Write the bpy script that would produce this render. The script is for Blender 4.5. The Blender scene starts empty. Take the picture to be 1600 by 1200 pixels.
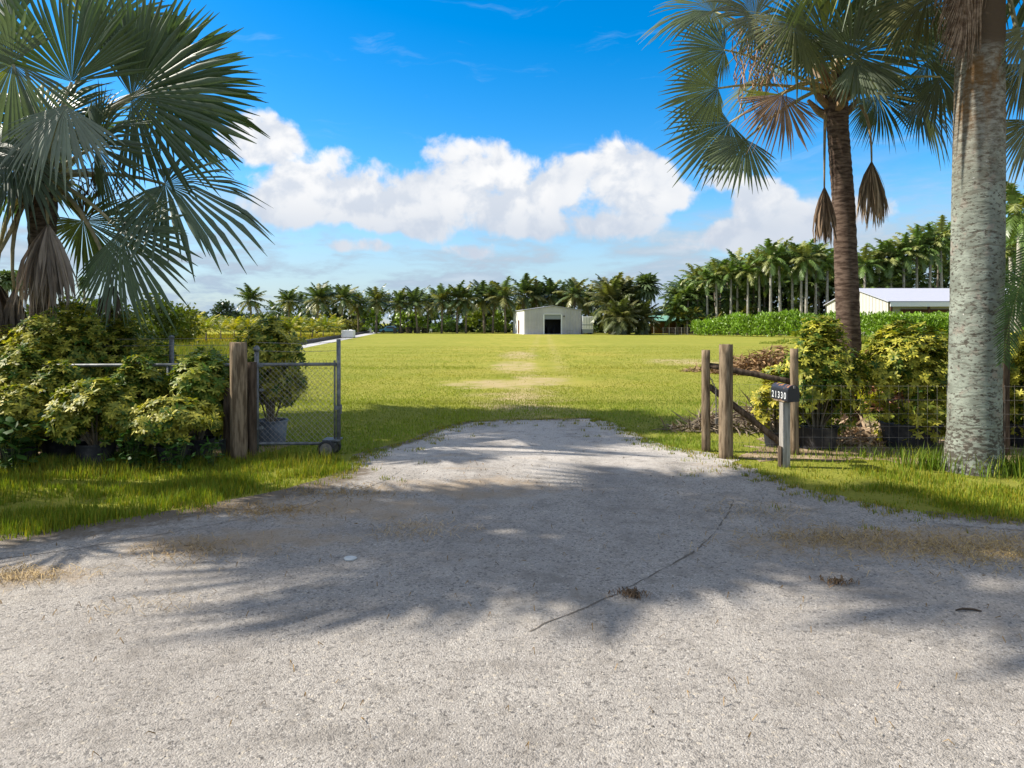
import bpy, math, random
import numpy as np
from mathutils import Vector, Matrix

rng = np.random.default_rng(7)
random.seed(7)
S = bpy.context.scene
COL = S.collection
R = math.radians

# ------------------------------------------------------------------ camera
CAM_H, F, HY = 2.1, 1090.0, 505.0
cam = bpy.data.cameras.new('camera')
co = bpy.data.objects.new('camera', cam)
COL.objects.link(co)
co.location = (0, 0, CAM_H)
co.rotation_euler = (R(90), 0, 0)
cam.sensor_width = 36
cam.lens = 36 * F / 1600
cam.shift_y = -(600 - HY) / 1600
cam.clip_start = 0.1
cam.clip_end = 6000
S.camera = co

# ------------------------------------------------------------------ light
SUN_EL, SUN_AZ = 42.0, -82.0          # azimuth from +Y, clockwise seen from above
S.view_settings.view_transform = 'Standard'
S.view_settings.look = 'None'
S.view_settings.gamma = 1
S.view_settings.exposure = 1.1
S.view_settings.use_curve_mapping = False
sun = bpy.data.lights.new('sun', 'SUN')
sun.energy = 4.1
sun.angle = R(0.53)
sun.color = (1.0, 0.93, 0.82)
so = bpy.data.objects.new('sun', sun)
COL.objects.link(so)
sd = Vector((math.sin(R(SUN_AZ)) * math.cos(R(SUN_EL)), math.cos(R(SUN_AZ)) * math.cos(R(SUN_EL)), math.sin(R(SUN_EL))))
so.rotation_euler = sd.to_track_quat('Z', 'Y').to_euler()


class NT:
    """tiny helper to wire node trees"""
    def __init__(s, tree):
        s.t = tree
        tree.nodes.clear()

    def n(s, kind, **kw):
        nd = s.t.nodes.new(kind)
        for k, v in kw.items():
            setattr(nd, k, v)
        return nd

    def put(s, sock, v):
        if isinstance(v, bpy.types.NodeSocket):
            s.t.links.new(v, sock)
        elif v is not None:
            if hasattr(sock.default_value, '__len__') and not hasattr(v, '__len__'):
                v = [v] * len(sock.default_value)
            if hasattr(v, '__len__') and len(sock.default_value) == 4 and len(v) == 3:
                v = (*v, 1)
            sock.default_value = v

    def m(s, op, a, b=None, c=None, clamp=False):
        nd = s.n('ShaderNodeMath', operation=op, use_clamp=clamp)
        for i, v in enumerate((a, b, c)):
            s.put(nd.inputs[i], v)
        return nd.outputs[0]

    def mix(s, f, a, b, blend='MIX'):
        nd = s.n('ShaderNodeMix', data_type='RGBA', blend_type=blend)
        s.put(nd.inputs[0], f); s.put(nd.inputs[6], a); s.put(nd.inputs[7], b)
        return nd.outputs[2]

    def sstep(s, v, lo, hi, a=0.0, b=1.0):
        nd = s.n('ShaderNodeMapRange', interpolation_type='SMOOTHSTEP')
        s.put(nd.inputs[0], v)
        for i, x in enumerate((lo, hi, a, b)):
            nd.inputs[i + 1].default_value = x
        return nd.outputs[0]

    def noise(s, vec, scale, detail=4, rough=.5, dist=0.0):
        nd = s.n('ShaderNodeTexNoise')
        s.put(nd.inputs['Vector'], vec)
        nd.inputs['Scale'].default_value = scale
        nd.inputs['Detail'].default_value = detail
        nd.inputs['Roughness'].default_value = rough
        nd.inputs['Distortion'].default_value = dist
        return nd.outputs[0]

    def voro(s, vec, scale, feature='F1', out=0):
        nd = s.n('ShaderNodeTexVoronoi', feature=feature)
        s.put(nd.inputs['Vector'], vec)
        nd.inputs['Scale'].default_value = scale
        return nd.outputs[out]

    def mapping(s, vec, scale=(1, 1, 1), loc=(0, 0, 0), rot=(0, 0, 0)):
        nd = s.n('ShaderNodeMapping')
        s.put(nd.inputs['Vector'], vec)
        nd.inputs['Scale'].default_value = scale
        nd.inputs['Location'].default_value = loc
        nd.inputs['Rotation'].default_value = rot
        return nd.outputs[0]


# ------------------------------------------------------------------ sky
W = bpy.data.worlds.new('World')
S.world = W
W.use_nodes = True
t = NT(W.node_tree)
out = t.n('ShaderNodeOutputWorld')
bg = t.n('ShaderNodeBackground')
t.t.links.new(bg.outputs[0], out.inputs[0])
SKY = 0.085
bg.inputs[1].default_value = SKY
sky = t.n('ShaderNodeTexSky', sky_type='NISHITA', sun_disc=False)
sky.sun_elevation = R(SUN_EL)
sky.sun_rotation = R(SUN_AZ)
sky.air_density = 1.0
sky.dust_density = 0.35
sky.ozone_density = 3.0
hs = t.n('ShaderNodeHueSaturation')
hs.inputs['Saturation'].default_value = 1.5
hs.inputs['Value'].default_value = 1.15
t.t.links.new(sky.outputs[0], hs.inputs['Color'])
gm = t.n('ShaderNodeGamma')
gm.inputs[1].default_value = 1.0
t.t.links.new(hs.outputs[0], gm.inputs[0])
tc = t.n('ShaderNodeTexCoord')
D = tc.outputs['Generated']
sx = t.n('ShaderNodeSeparateXYZ')
t.t.links.new(D, sx.inputs[0])
az = t.m('MULTIPLY', t.m('ARCTAN2', sx.outputs[0], sx.outputs[1]), 180 / math.pi)
el = t.m('MULTIPLY', t.m('ARCSINE', sx.outputs[2]), 180 / math.pi)


def azel(px, py):
    u, v = (px - 800) / F, (HY - py) / F
    return math.degrees(math.atan(u)), math.degrees(math.atan(v / math.hypot(1, u)))


wv = t.n('ShaderNodeTexNoise')
t.put(wv.inputs['Vector'], D)
wv.inputs['Scale'].default_value = 9
wv.inputs['Detail'].default_value = 3
wd = t.n('ShaderNodeVectorMath', operation='MULTIPLY_ADD')
t.t.links.new(wv.outputs[1], wd.inputs[0])
wd.inputs[1].default_value = (.05, .05, .05)
t.t.links.new(D, wd.inputs[2])
DW = wd.outputs[0]
fb = t.noise(DW, 13, 10, .55)
fb2 = t.noise(t.mapping(DW, loc=(.016, 0, -.018)), 13, 9, .55)
fb3 = t.noise(t.mapping(DW, loc=(.5, .2, .1)), 9, 4, .5)
big = t.noise(D, 5, 3, .5)
field = None
for px, py, rx, ry in [(400, 222, 85, 48), (455, 325, 95, 48), (525, 308, 135, 72), (640, 318, 145, 72), (735, 305, 120, 84), (690, 345, 190, 46),
                       (870, 308, 120, 80), (965, 292, 95, 86), (1005, 303, 100, 64), (1060, 305, 85, 44), (900, 348, 190, 42), (1188, 312, 56, 40),
                       (740, 393, 52, 22), (1160, 372, 150, 34), (1255, 352, 110, 40), (560, 385, 90, 18), (985, 350, 60, 30), (1110, 285, 60, 34), (1330, 330, 60, 30), (915, 322, 70, 48)]:
    a0, e0 = azel(px, py)
    da = t.m('MULTIPLY', t.m('SUBTRACT', az, a0), 1 / math.degrees(rx / F))
    de = t.m('SUBTRACT', el, e0)
    de = t.m('MULTIPLY', t.m('MAXIMUM', de, t.m('MULTIPLY', de, -1.25)), 1 / math.degrees(ry / F))
    b = t.m('SUBTRACT', 1.0, t.m('ADD', t.m('MULTIPLY', da, da), t.m('MULTIPLY', de, de)))
    field = b if field is None else t.m('SMOOTH_MAX', field, b, .25)
field = t.m('MAXIMUM', field, -1.2)
# unseen cumulus outside the view, thickened to whiten the ambient light
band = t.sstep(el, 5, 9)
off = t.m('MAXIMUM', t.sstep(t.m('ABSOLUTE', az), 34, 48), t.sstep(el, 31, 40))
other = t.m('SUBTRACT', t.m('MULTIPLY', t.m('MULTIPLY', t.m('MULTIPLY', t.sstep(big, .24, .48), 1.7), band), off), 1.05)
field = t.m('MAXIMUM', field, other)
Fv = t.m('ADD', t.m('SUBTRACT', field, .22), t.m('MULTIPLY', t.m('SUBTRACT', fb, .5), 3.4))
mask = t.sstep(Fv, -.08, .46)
lit = t.sstep(t.m('SUBTRACT', fb2, fb), -.09, .11, 1.0, 0.0)
lit = t.m('MULTIPLY', lit, t.sstep(fb3, .30, .58, .45, 1.0))
low = t.sstep(el, 6.5, 11.5)
lit = t.m('MULTIPLY', t.m('ADD', t.m('MULTIPLY', lit, .6), .4), t.m('ADD', t.m('MULTIPLY', low, .6), .4), clamp=True)
cloud = t.mix(lit, (2.9, 3.35, 4.1), (5.6, 5.55, 5.5))
# thin veil near the horizon and wisps
st = t.noise(t.mapping(D, scale=(2.2, 2.2, 9)), 3.2, 9, .6, .15)
veil = t.m('MULTIPLY', t.sstep(st, .40, .66), t.m('MULTIPLY', t.sstep(el, 15, 6), .7))
veil = t.m('ADD', veil, t.m('MULTIPLY', t.sstep(el, 12, 2), .85))
veilc = t.mix(t.sstep(st, .48, .75), (2.5, 3.2, 3.95), (3.4, 4.0, 4.6))
wisp = t.m('MULTIPLY', t.sstep(t.noise(t.mapping(DW, scale=(1.3, 2.4, 9), rot=(0, 0, .4)), 3.4, 8, .65, .5), .56, .85), .55)
c = t.mix(t.m('MULTIPLY', wisp, .5), gm.outputs[0], (3.6, 4.6, 5.6))
c = t.mix(t.m('MULTIPLY', veil, .85, clamp=True), c, veilc)
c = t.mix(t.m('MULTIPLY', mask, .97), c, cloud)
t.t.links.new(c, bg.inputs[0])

# ------------------------------------------------------------------ helpers
def P(px, py, Y):
    """point at distance Y that the photograph shows at px, py"""
    return Vector(((px - 800) * Y / F, Y, CAM_H - (py - HY) * Y / F))


def G(px, py):
    Y = F * CAM_H / (py - HY)
    return ((px - 800) * Y / F, Y)


class MB:
    def __init__(s):
        s.v, s.f, s.mi, s.c = [], [], [], []
        s.cur = (1, 1, 1)
        s.m = 0

    def vert(s, p, c=None):
        s.v.append(tuple(p)); s.c.append(c or s.cur)
        return len(s.v) - 1

    def face(s, *ix):
        s.f.append(ix); s.mi.append(s.m)

    def poly(s, pts):
        s.face(*[s.vert(p) for p in pts])

    def box(s, lo, hi, M=None):
        b = len(s.v)
        for z in (lo[2], hi[2]):
            for x, y in ((lo[0], lo[1]), (hi[0], lo[1]), (hi[0], hi[1]), (lo[0], hi[1])):
                p = Vector((x, y, z))
                s.vert(M @ p if M else p)
        for q in ((3, 2, 1, 0), (4, 5, 6, 7), (0, 1, 5, 4), (1, 2, 6, 5), (2, 3, 7, 6), (3, 0, 4, 7)):
            s.face(*[b + i for i in q])

    def tube(s, pts, rad, n=8, cap=True, flat=None, jit=0):
        pts = [Vector(p) for p in pts]
        if not hasattr(rad, '__len__'):
            rad = [rad] * len(pts)
        rings = []
        ref = None
        for i, p in enumerate(pts):
            d = (pts[min(i + 1, len(pts) - 1)] - pts[max(i - 1, 0)]).normalized()
            if ref is None:
                ref = Vector((0, 0, 1)) if abs(d.z) < .9 else Vector((1, 0, 0))
            x = (ref - ref.dot(d) * d).normalized()
            y = d.cross(x)
            ref = x
            ring = []
            for k in range(n):
                a = 2 * math.pi * k / n
                rr = rad[i] * (1 + (random.uniform(-jit, jit) if jit else 0))
                ring.append(s.vert(p + x * math.cos(a) * rr * (flat or 1) + y * math.sin(a) * rr))
            rings.append(ring)
        for a, b in zip(rings, rings[1:]):
            for k in range(n):
                s.face(a[k], a[(k + 1) % n], b[(k + 1) % n], b[k])
        if cap:
            s.face(*rings[0][::-1]); s.face(*rings[-1])

    def build(s, name, mats, parent=None, smooth=False):
        me = bpy.data.meshes.new(name)
        me.from_pydata(s.v, [], s.f)
        if not isinstance(mats, (list, tuple)):
            mats = [mats]
        for x in mats:
            me.materials.append(x)
        me.polygons.foreach_set('material_index', s.mi)
        if smooth:
            me.polygons.foreach_set('use_smooth', [True] * len(s.f))
        a = me.color_attributes.new('Col', 'FLOAT_COLOR', 'POINT')
        a.data.foreach_set('color', np.array([(*c, 1) for c in s.c], dtype=np.float32).ravel())
        return link(name, me, parent)


def link(name, me, parent=None):
    o = bpy.data.objects.new(name, me)
    COL.objects.link(o)
    if parent:
        o.parent = parent
    return o


def tag(o, label=None, cat=None, group=None, kind=None):
    if label: o['label'] = label
    if cat: o['category'] = cat
    if group: o['group'] = group
    if kind: o['kind'] = kind
    return o


def empty(name, loc, label, cat, group=None, rz=0):
    o = bpy.data.objects.new(name, None)
    COL.objects.link(o)
    o.location = loc
    o.rotation_euler.z = rz
    o.empty_display_size = .2
    return tag(o, label, cat, group)


def np_mesh(name, V, Fc, C, mats, smooth=False):
    """mesh from arrays; Fc has one face size"""
    me = bpy.data.meshes.new(name)
    k = Fc.shape[1]
    me.vertices.add(len(V)); me.vertices.foreach_set('co', V.astype(np.float32).ravel())
    me.loops.add(Fc.size); me.loops.foreach_set('vertex_index', Fc.astype(np.int32).ravel())
    me.polygons.add(len(Fc)); me.polygons.foreach_set('loop_start', np.arange(0, Fc.size, k, dtype=np.int32))
    if smooth:
        me.polygons.foreach_set('use_smooth', np.ones(len(Fc), dtype=bool))
    a = me.color_attributes.new('Col', 'FLOAT_COLOR', 'POINT')
    a.data.foreach_set('color', np.concatenate([C, np.ones((len(C), 1))], 1).astype(np.float32).ravel())
    for x in (mats if isinstance(mats, (list, tuple)) else [mats]):
        me.materials.append(x)
    me.update(calc_edges=True)
    me.validate()
    return me


def scatter(tv, tf, M, pos, C):
    """copies of a small template: M (N,3,3), pos (N,3), C (N,3) or (N,nv,3)"""
    N, nv = len(pos), len(tv)
    V = np.einsum('nij,vj->nvi', M, tv) + pos[:, None, :]
    Fc = (tf[None] + (np.arange(N) * nv)[:, None, None]).reshape(-1, tf.shape[1])
    if C.ndim == 2:
        C = np.repeat(C[:, None, :], nv, 1)
    return V.reshape(-1, 3), Fc, C.reshape(-1, 3)


def merge(parts):
    V, Fc, C, o = [], [], [], 0
    for v, f, c in parts:
        V.append(v); Fc.append(f + o); C.append(c); o += len(v)
    return np.concatenate(V), np.concatenate(Fc), np.concatenate(C)


def frames(d, up):
    """matrices whose columns are side, d, normal"""
    d = d / np.linalg.norm(d, axis=1, keepdims=True)
    s = np.cross(d, up)
    s /= np.linalg.norm(s, axis=1, keepdims=True) + 1e-9
    n = np.cross(s, d)
    return np.stack([s, d, n], 2)


# ------------------------------------------------------------------ materials
def mat(name, col, rough=.8, col2=None, nscale=8, vcol=False, bump=0, bscale=40, metal=0, spec=.3, stretch=(1, 1, 1), coord='Object', amount=(.38, .62)):
    m = bpy.data.materials.new(name)
    m.use_nodes = True
    t = NT(m.node_tree)
    o = t.n('ShaderNodeOutputMaterial')
    b = t.n('ShaderNodeBsdfPrincipled')
    t.t.links.new(b.outputs[0], o.inputs[0])
    b.inputs['Roughness'].default_value = rough
    b.inputs['Metallic'].default_value = metal
    b.inputs['Specular IOR Level'].default_value = spec
    tc = t.n('ShaderNodeTexCoord').outputs[coord]
    vec = t.mapping(tc, scale=stretch)
    c = None
    if col2:
        c = t.mix(t.sstep(t.noise(vec, nscale, 6, .6), *amount), col, col2)
    else:
        c = t.mix(t.noise(vec, nscale, 3), tuple(x * .85 for x in col), tuple(min(1, x * 1.15) for x in col))
    if vcol:
        a = t.n('ShaderNodeAttribute', attribute_name='Col')
        c = t.mix(1.0, c, a.outputs[0], 'MULTIPLY')
    t.put(b.inputs['Base Color'], c)
    if bump:
        bn = t.n('ShaderNodeBump')
        bn.inputs['Strength'].default_value = min(1, bump)
        bn.inputs['Distance'].default_value = .01
        t.put(bn.inputs['Height'], t.noise(vec, bscale, 5, .6))
        t.t.links.new(bn.outputs[0], b.inputs['Normal'])
    return m


def leafmat(name, rough=.45, transl=.3, spec=.4, tcol=(1.0, 1.1, .35), gain=1.0):
    """colour comes from the leaf's own Col attribute, some light passes through"""
    m = bpy.data.materials.new(name)
    m.use_nodes = True
    t = NT(m.node_tree)
    o = t.n('ShaderNodeOutputMaterial')
    b = t.n('ShaderNodeBsdfPrincipled')
    b.inputs['Roughness'].default_value = rough
    b.inputs['Specular IOR Level'].default_value = spec
    a = t.n('ShaderNodeAttribute', attribute_name='Col').outputs[0]
    nz = t.noise(t.n('ShaderNodeTexCoord').outputs['Object'], 9, 3)
    c = t.mix(1.0, a, t.mix(nz, (.75 * gain,) * 3, (1.25 * gain,) * 3), 'MULTIPLY')
    t.put(b.inputs['Base Color'], c)
    tr = t.n('ShaderNodeBsdfTranslucent')
    t.put(tr.inputs[0], t.mix(1.0, c, tcol, 'MULTIPLY'))
    mx = t.n('ShaderNodeMixShader')
    mx.inputs[0].default_value = transl
    t.t.links.new(b.outputs[0], mx.inputs[1]); t.t.links.new(tr.outputs[0], mx.inputs[2])
    t.t.links.new(mx.outputs[0], o.inputs[0])
    return m


LEAF_FAN = leafmat('bismarck_leaf', .40, .25, .5, (1.0, 1.1, .45), 1.3)
LEAF_DEAD = leafmat('dead_leaf', .85, .12, .15, (1.0, .8, .6))
LEAF_BUSH = leafmat('umbrella_leaf', .5, .32, .25)
LEAF_FAR = leafmat('palm_leaf', .38, .28, .5, (1.0, 1.1, .35), 1.75)
LEAF_GRASS = leafmat('grass_blade', .6, .35, .2, (1.0, 1.1, .4))
WOOD = mat('weathered_wood', (.10, .072, .045), .9, (.25, .19, .125), 5, bump=.8, bscale=14, stretch=(4, 4, .5), spec=.1)
WOOD_DARK = mat('dark_wood', (.05, .036, .026), .9, (.115, .085, .06), 5, bump=.8, bscale=14, stretch=(4, 4, .5), spec=.1)
WOOD_GREY = mat('grey_wood', (.21, .195, .175), .9, (.36, .34, .31), 6, bump=.6, bscale=16, stretch=(4, 4, .4), spec=.1)
GALV = mat('galvanised_steel', (.12, .128, .135), .6, (.20, .21, .215), 12, metal=.45, bump=.1)
WIRE = mat('fence_wire', (.22, .22, .21), .6, (.34, .30, .26), 20, metal=.3)
RUBBER = mat('rubber', (.03, .03, .03), .8, bump=.2)
POT = mat('black_pot', (.022, .022, .026), .6, (.10, .092, .085), 4, spec=.3, amount=(.45, .75))
POT_GREY = mat('grey_pot', (.17, .20, .25), .6, (.10, .12, .15), 5, spec=.3)
STEM = mat('bark_stem', (.13, .10, .06), .9, (.22, .18, .12), 8)
PETIOLE = mat('petiole', (.20, .20, .12), .6, (.32, .29, .19), 6, vcol=True)

# ------------------------------------------------------------------ ground
def sheet(name, poly, z, m, parent=None, kind='structure', sub=0):
    mb = MB()
    mb.cur = (0, 0, 0)
    mb.poly([(x, y, z) for x, y in poly])
    o = mb.build(name, m, parent)
    o['kind'] = kind
    return o


def ground_mat():
    m = bpy.data.materials.new('lawn')
    m.use_nodes = True
    t = NT(m.node_tree)
    o = t.n('ShaderNodeOutputMaterial')
    b = t.n('ShaderNodeBsdfPrincipled')
    t.t.links.new(b.outputs[0], o.inputs[0])
    b.inputs['Roughness'].default_value = .95
    b.inputs['Specular IOR Level'].default_value = .05
    g = t.n('ShaderNodeNewGeometry').outputs['Position']
    sp = t.n('ShaderNodeSeparateXYZ'); t.t.links.new(g, sp.inputs[0])
    n1 = t.noise(g, .12, 5, .6)
    n2 = t.noise(t.mapping(g, scale=(1, .35, 1)), .9, 6, .65)
    n3 = t.noise(g, 9, 5, .7)
    n4 = t.noise(t.mapping(g, scale=(1, .5, 1)), 3.1, 6, .7)
    c = t.mix(t.sstep(n2, .35, .65), (.205, .222, .030), (.29, .275, .050))
    c = t.mix(t.sstep(n1, .45, .7), c, (.325, .288, .060))
    c = t.mix(t.m('MULTIPLY', t.sstep(n4, .52, .7), .45), c, (.36, .31, .10))
    c = t.mix(t.m('MULTIPLY', t.sstep(n4, .46, .3), .45), c, (.13, .165, .02))
    side = t.sstep(t.m('ADD', t.m('ABSOLUTE', t.m('SUBTRACT', sp.outputs[0], 1.5)), t.m('MULTIPLY', t.noise(g, .3, 4), 8)), 7, 14)
    c = t.mix(t.m('MULTIPLY', side, .55), c, (.195, .215, .034))
    c = t.mix(t.m('MULTIPLY', t.sstep(sp.outputs[1], 24, 15), .6), c, (.185, .21, .03))
    tr = t.m('ABSOLUTE', t.m('SUBTRACT', t.m('ABSOLUTE', t.m('SUBTRACT', sp.outputs[0], t.m('MULTIPLY', sp.outputs[1], .045))), .8))
    trk = t.m('MULTIPLY', t.sstep(tr, .55, .05), t.sstep(t.noise(g, .7, 5, .65), .38, .62))
    c = t.mix(t.m('MULTIPLY', trk, .4), c, (.40, .32, .15))
    mow = t.m('SINE', t.m('ADD', t.m('MULTIPLY', sp.outputs[1], 1.15), t.m('MULTIPLY', n1, 9)))
    c = t.mix(t.m('MULTIPLY', t.sstep(mow, -.4, 1), .22), c, (.345, .312, .072))
    c = t.mix(t.m('MULTIPLY', t.sstep(n3, .45, .75), .35), c, (.15, .165, .025))
    # bare sandy track behind the gravel
    bare = None
    for cx, cy, rx, ry in ((-.6, 24.2, 2.3, 2.6), (1.0, 25.6, 1.3, 3.2), (.2, 34, 1.5, 6), (.4, 46, 1.6, 8), (9.5, 38, 3, 4), (12, 36, 4, 2.5), (.2, 19.0, 1.7, 5.0)):
        dx = t.m('DIVIDE', t.m('SUBTRACT', sp.outputs[0], cx), rx)
        dy = t.m('DIVIDE', t.m('SUBTRACT', sp.outputs[1], cy), ry)
        v = t.m('SUBTRACT', 1.0, t.m('ADD', t.m('MULTIPLY', dx, dx), t.m('MULTIPLY', dy, dy)))
        bare = v if bare is None else t.m('MAXIMUM', bare, v)
    bare = t.m('ADD', t.m('MAXIMUM', bare, -1.5), t.m('MULTIPLY', t.m('SUBTRACT', t.noise(g, .9, 7, .68), .5), 3.4))
    c = t.mix(t.m('MULTIPLY', t.sstep(bare, .1, 1.4), .85), c, (.43, .33, .19))
    t.put(b.inputs['Base Color'], c)
    bn = t.n('ShaderNodeBump')
    bn.inputs['Strength'].default_value = .9
    bn.inputs['Distance'].default_value = .05
    t.put(bn.inputs['Height'], t.m('ADD', t.noise(g, 22, 4, .7), t.noise(g, 3, 3)))
    t.t.links.new(bn.outputs[0], b.inputs['Normal'])
    return m


def road_mat():
    m = bpy.data.materials.new('worn_asphalt')
    m.use_nodes = True
    t = NT(m.node_tree)
    o = t.n('ShaderNodeOutputMaterial')
    b = t.n('ShaderNodeBsdfPrincipled')
    t.t.links.new(b.outputs[0], o.inputs[0])
    b.inputs['Roughness'].default_value = .92
    b.inputs['Specular IOR Level'].default_value = .12
    g = t.n('ShaderNodeNewGeometry').outputs['Position']
    sp = t.n('ShaderNodeSeparateXYZ'); t.t.links.new(g, sp.inputs[0])
    gw = t.n('ShaderNodeVectorMath', operation='MULTIPLY_ADD')
    nv = t.n('ShaderNodeTexNoise'); t.put(nv.inputs['Vector'], g); nv.inputs['Scale'].default_value = 45
    t.t.links.new(nv.outputs[1], gw.inputs[0]); gw.inputs[1].default_value = (.012,) * 3; t.t.links.new(g, gw.inputs[2])
    gw = gw.outputs[0]
    cell = t.n('ShaderNodeTexVoronoi'); t.put(cell.inputs['Vector'], gw); cell.inputs['Scale'].default_value = 98
    cell2 = t.n('ShaderNodeTexVoronoi'); t.put(cell2.inputs['Vector'], gw); cell2.inputs['Scale'].default_value = 52
    sc = t.n('ShaderNodeSeparateColor'); t.t.links.new(cell.outputs[1], sc.inputs[0])
    sc2 = t.n('ShaderNodeSeparateColor'); t.t.links.new(cell2.outputs[1], sc2.inputs[0])
    c = t.mix(sc.outputs[0], (.272, .250, .224), (.405, .374, .336))
    c = t.mix(t.sstep(sc.outputs[1], .93, .98), c, (.50, .47, .43))
    c = t.mix(t.sstep(sc2.outputs[0], .96, .98), c, (.46, .41, .34))
    c = t.mix(t.m('MULTIPLY', t.sstep(sc2.outputs[1], .88, .94), .6), c, (.10, .095, .09))
    pit = t.noise(t.mapping(g, loc=(3, 7, 0)), 24, 7, .74)
    c = t.mix(t.m('MULTIPLY', t.sstep(pit, .555, .64), .88), c, (.085, .076, .068))
    n1 = t.noise(g, .55, 5, .6)
    c = t.mix(t.m('MULTIPLY', t.sstep(n1, .35, .7), .4), c, (.215, .195, .175))
    c = t.mix(t.m('MULTIPLY', t.sstep(t.noise(t.mapping(g, scale=(.5, 1.2, 1), loc=(9, 2, 0)), .8, 5, .6), .55, .75), .4), c, (.44, .395, .33))
    # gravel where the drive meets the lawn and along its edges
    dr = t.m('ADD', t.m('MULTIPLY', t.m('SUBTRACT', sp.outputs[1], 9.6), .55), t.m('MULTIPLY', t.m('SUBTRACT', t.noise(g, 1.4, 5, .65), .5), 3))
    ed = t.m('ADD', t.m('SUBTRACT', t.m('ABSOLUTE', t.m('SUBTRACT', sp.outputs[0], .4)), 2.9), t.m('MULTIPLY', t.m('SUBTRACT', t.noise(g, 1.1, 5, .65), .5), 3))
    gravel = t.m('MULTIPLY', t.sstep(dr, -.2, .9), .8)
    c = t.mix(gravel, c, t.mix(sc.outputs[2], (.34, .31, .28), (.60, .56, .51)))
    mid = t.noise(t.mapping(g, loc=(4, 8, 1)), 3.6, 6, .68)
    c = t.mix(t.m('MULTIPLY', t.sstep(mid, .48, .70), .6), c, (.19, .172, .15))
    c = t.mix(t.m('MULTIPLY', t.sstep(mid, .46, .3), .35), c, (.43, .40, .36))
    # worn wheel paths running up the drive
    wx = t.m('ABSOLUTE', t.m('SUBTRACT', t.m('ABSOLUTE', t.m('SUBTRACT', t.m('ADD', sp.outputs[0], t.m('MULTIPLY', t.noise(g, .35, 2), .8)), .8)), .85))
    wear = t.m('MULTIPLY', t.m('MULTIPLY', t.sstep(wx, .5, .1), t.sstep(sp.outputs[1], 5, 8)), t.sstep(t.noise(g, 1.3, 5, .65), .35, .65))
    c = t.mix(t.m('MULTIPLY', wear, .45), c, (.19, .172, .155))
    # soil washed over the pavement's edge
    at = t.n('ShaderNodeAttribute', attribute_name='Col')
    sa = t.n('ShaderNodeSeparateColor'); t.t.links.new(at.outputs[0], sa.inputs[0])
    so_ = t.m('ADD', sa.outputs[0], t.m('MULTIPLY', t.m('SUBTRACT', t.noise(g, 5, 6, .7), .5), 1.5))
    c = t.mix(t.m('MULTIPLY', t.sstep(so_, .35, .9), t.sstep(sa.outputs[0], 0.0, .3)), c, t.mix(t.noise(g, 30, 4, .7), (.07, .055, .042), (.24, .20, .15)))
    # tan dust
    dust = t.sstep(t.noise(t.mapping(g, scale=(.6, 1.6, 1), loc=(1, 4, 0)), 1.0, 6, .65), .56, .74)
    dust = t.m('MULTIPLY', dust, t.sstep(sp.outputs[1], 5.5, 7.5))
    for cx, cy, rx, ry in ((-1.9, 7.9, 1.5, .8), (-2.6, 6.7, 1.4, .5), (-.5, 8.9, 1.4, .7), (3.9, 6.7, 1.9, .6), (-4.2, 5.75, .9, .35)):
        dx = t.m('DIVIDE', t.m('SUBTRACT', sp.outputs[0], cx), rx)
        dy = t.m('DIVIDE', t.m('SUBTRACT', sp.outputs[1], cy), ry)
        v = t.m('SUBTRACT', 1.0, t.m('ADD', t.m('MULTIPLY', dx, dx), t.m('MULTIPLY', dy, dy)))
        v = t.m('ADD', v, t.m('MULTIPLY', t.m('SUBTRACT', t.noise(g, 2.2, 6, .7), .5), 3.2))
        dust = t.m('MAXIMUM', dust, t.m('MULTIPLY', t.sstep(v, .0, 1.1), .95))
    c = t.mix(t.m('MULTIPLY', dust, .6), c, (.36, .265, .165))
    t.put(b.inputs['Base Color'], c)
    bn = t.n('ShaderNodeBump')
    bn.inputs['Strength'].default_value = .85
    bn.inputs['Distance'].default_value = .010
    h = t.m('ADD', t.m('MULTIPLY', cell.outputs[0], -.8), t.m('MULTIPLY', pit, -1.6))
    h = t.m('ADD', h, t.m('MULTIPLY', t.noise(g, 130, 3), .5))
    h = t.m('ADD', h, t.m('MULTIPLY', t.noise(g, 9, 4), 1.4))
    t.put(bn.inputs['Height'], h)
    t.t.links.new(bn.outputs[0], b.inputs['Normal'])
    return m


LAWN = ground_mat()
ROAD = road_mat()
DIRT = mat('dirt', (.20, .145, .09), .95, (.34, .26, .17), 2.5, bump=.9, bscale=30, coord='Object', spec=.05)
PATH = mat('path_gravel', (.36, .36, .37), .95, (.46, .45, .44), 2, spec=.05)
sheet('ground', [(-2500, -60), (2500, -60), (2500, 4000), (-2500, 4000)], 0, LAWN)

# outline of the paved apron and the drive, from the photo's edges
EDGE = [(-60, 848), (0, 842), (110, 828), (215, 812), (330, 792), (450, 768), (520, 748), (552, 732), (556, 712), (580, 704), (640, 690), (690, 668), (735, 659),
        (800, 656), (870, 655), (925, 653), (955, 660), (985, 674), (1015, 690), (1060, 702), (1105, 707), (1150, 713), (1156, 728), (1190, 738), (1240, 758),
        (1330, 782), (1450, 802), (1600, 814), (1680, 818)]
edge = [G(*e) for e in EDGE]
def fray(pts, amp, step=.12):
    o = []
    for (x0, y0), (x1, y1) in zip(pts, pts[1:]):
        n = max(1, int(math.hypot(x1 - x0, y1 - y0) / step))
        for i in range(n):
            f = i / n
            o.append((x0 + (x1 - x0) * f + random.uniform(-amp, amp), y0 + (y1 - y0) * f + random.uniform(-amp, amp)))
    return o + [pts[-1]]
edge_f = fray([(-60, 6.6), (-14, 6.7)] + edge + [(14, 7.2), (60, 7.1)], .09)
sheet('road', edge_f[::-1] + [(-60, -7), (60, -7)], .005, ROAD)
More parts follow.
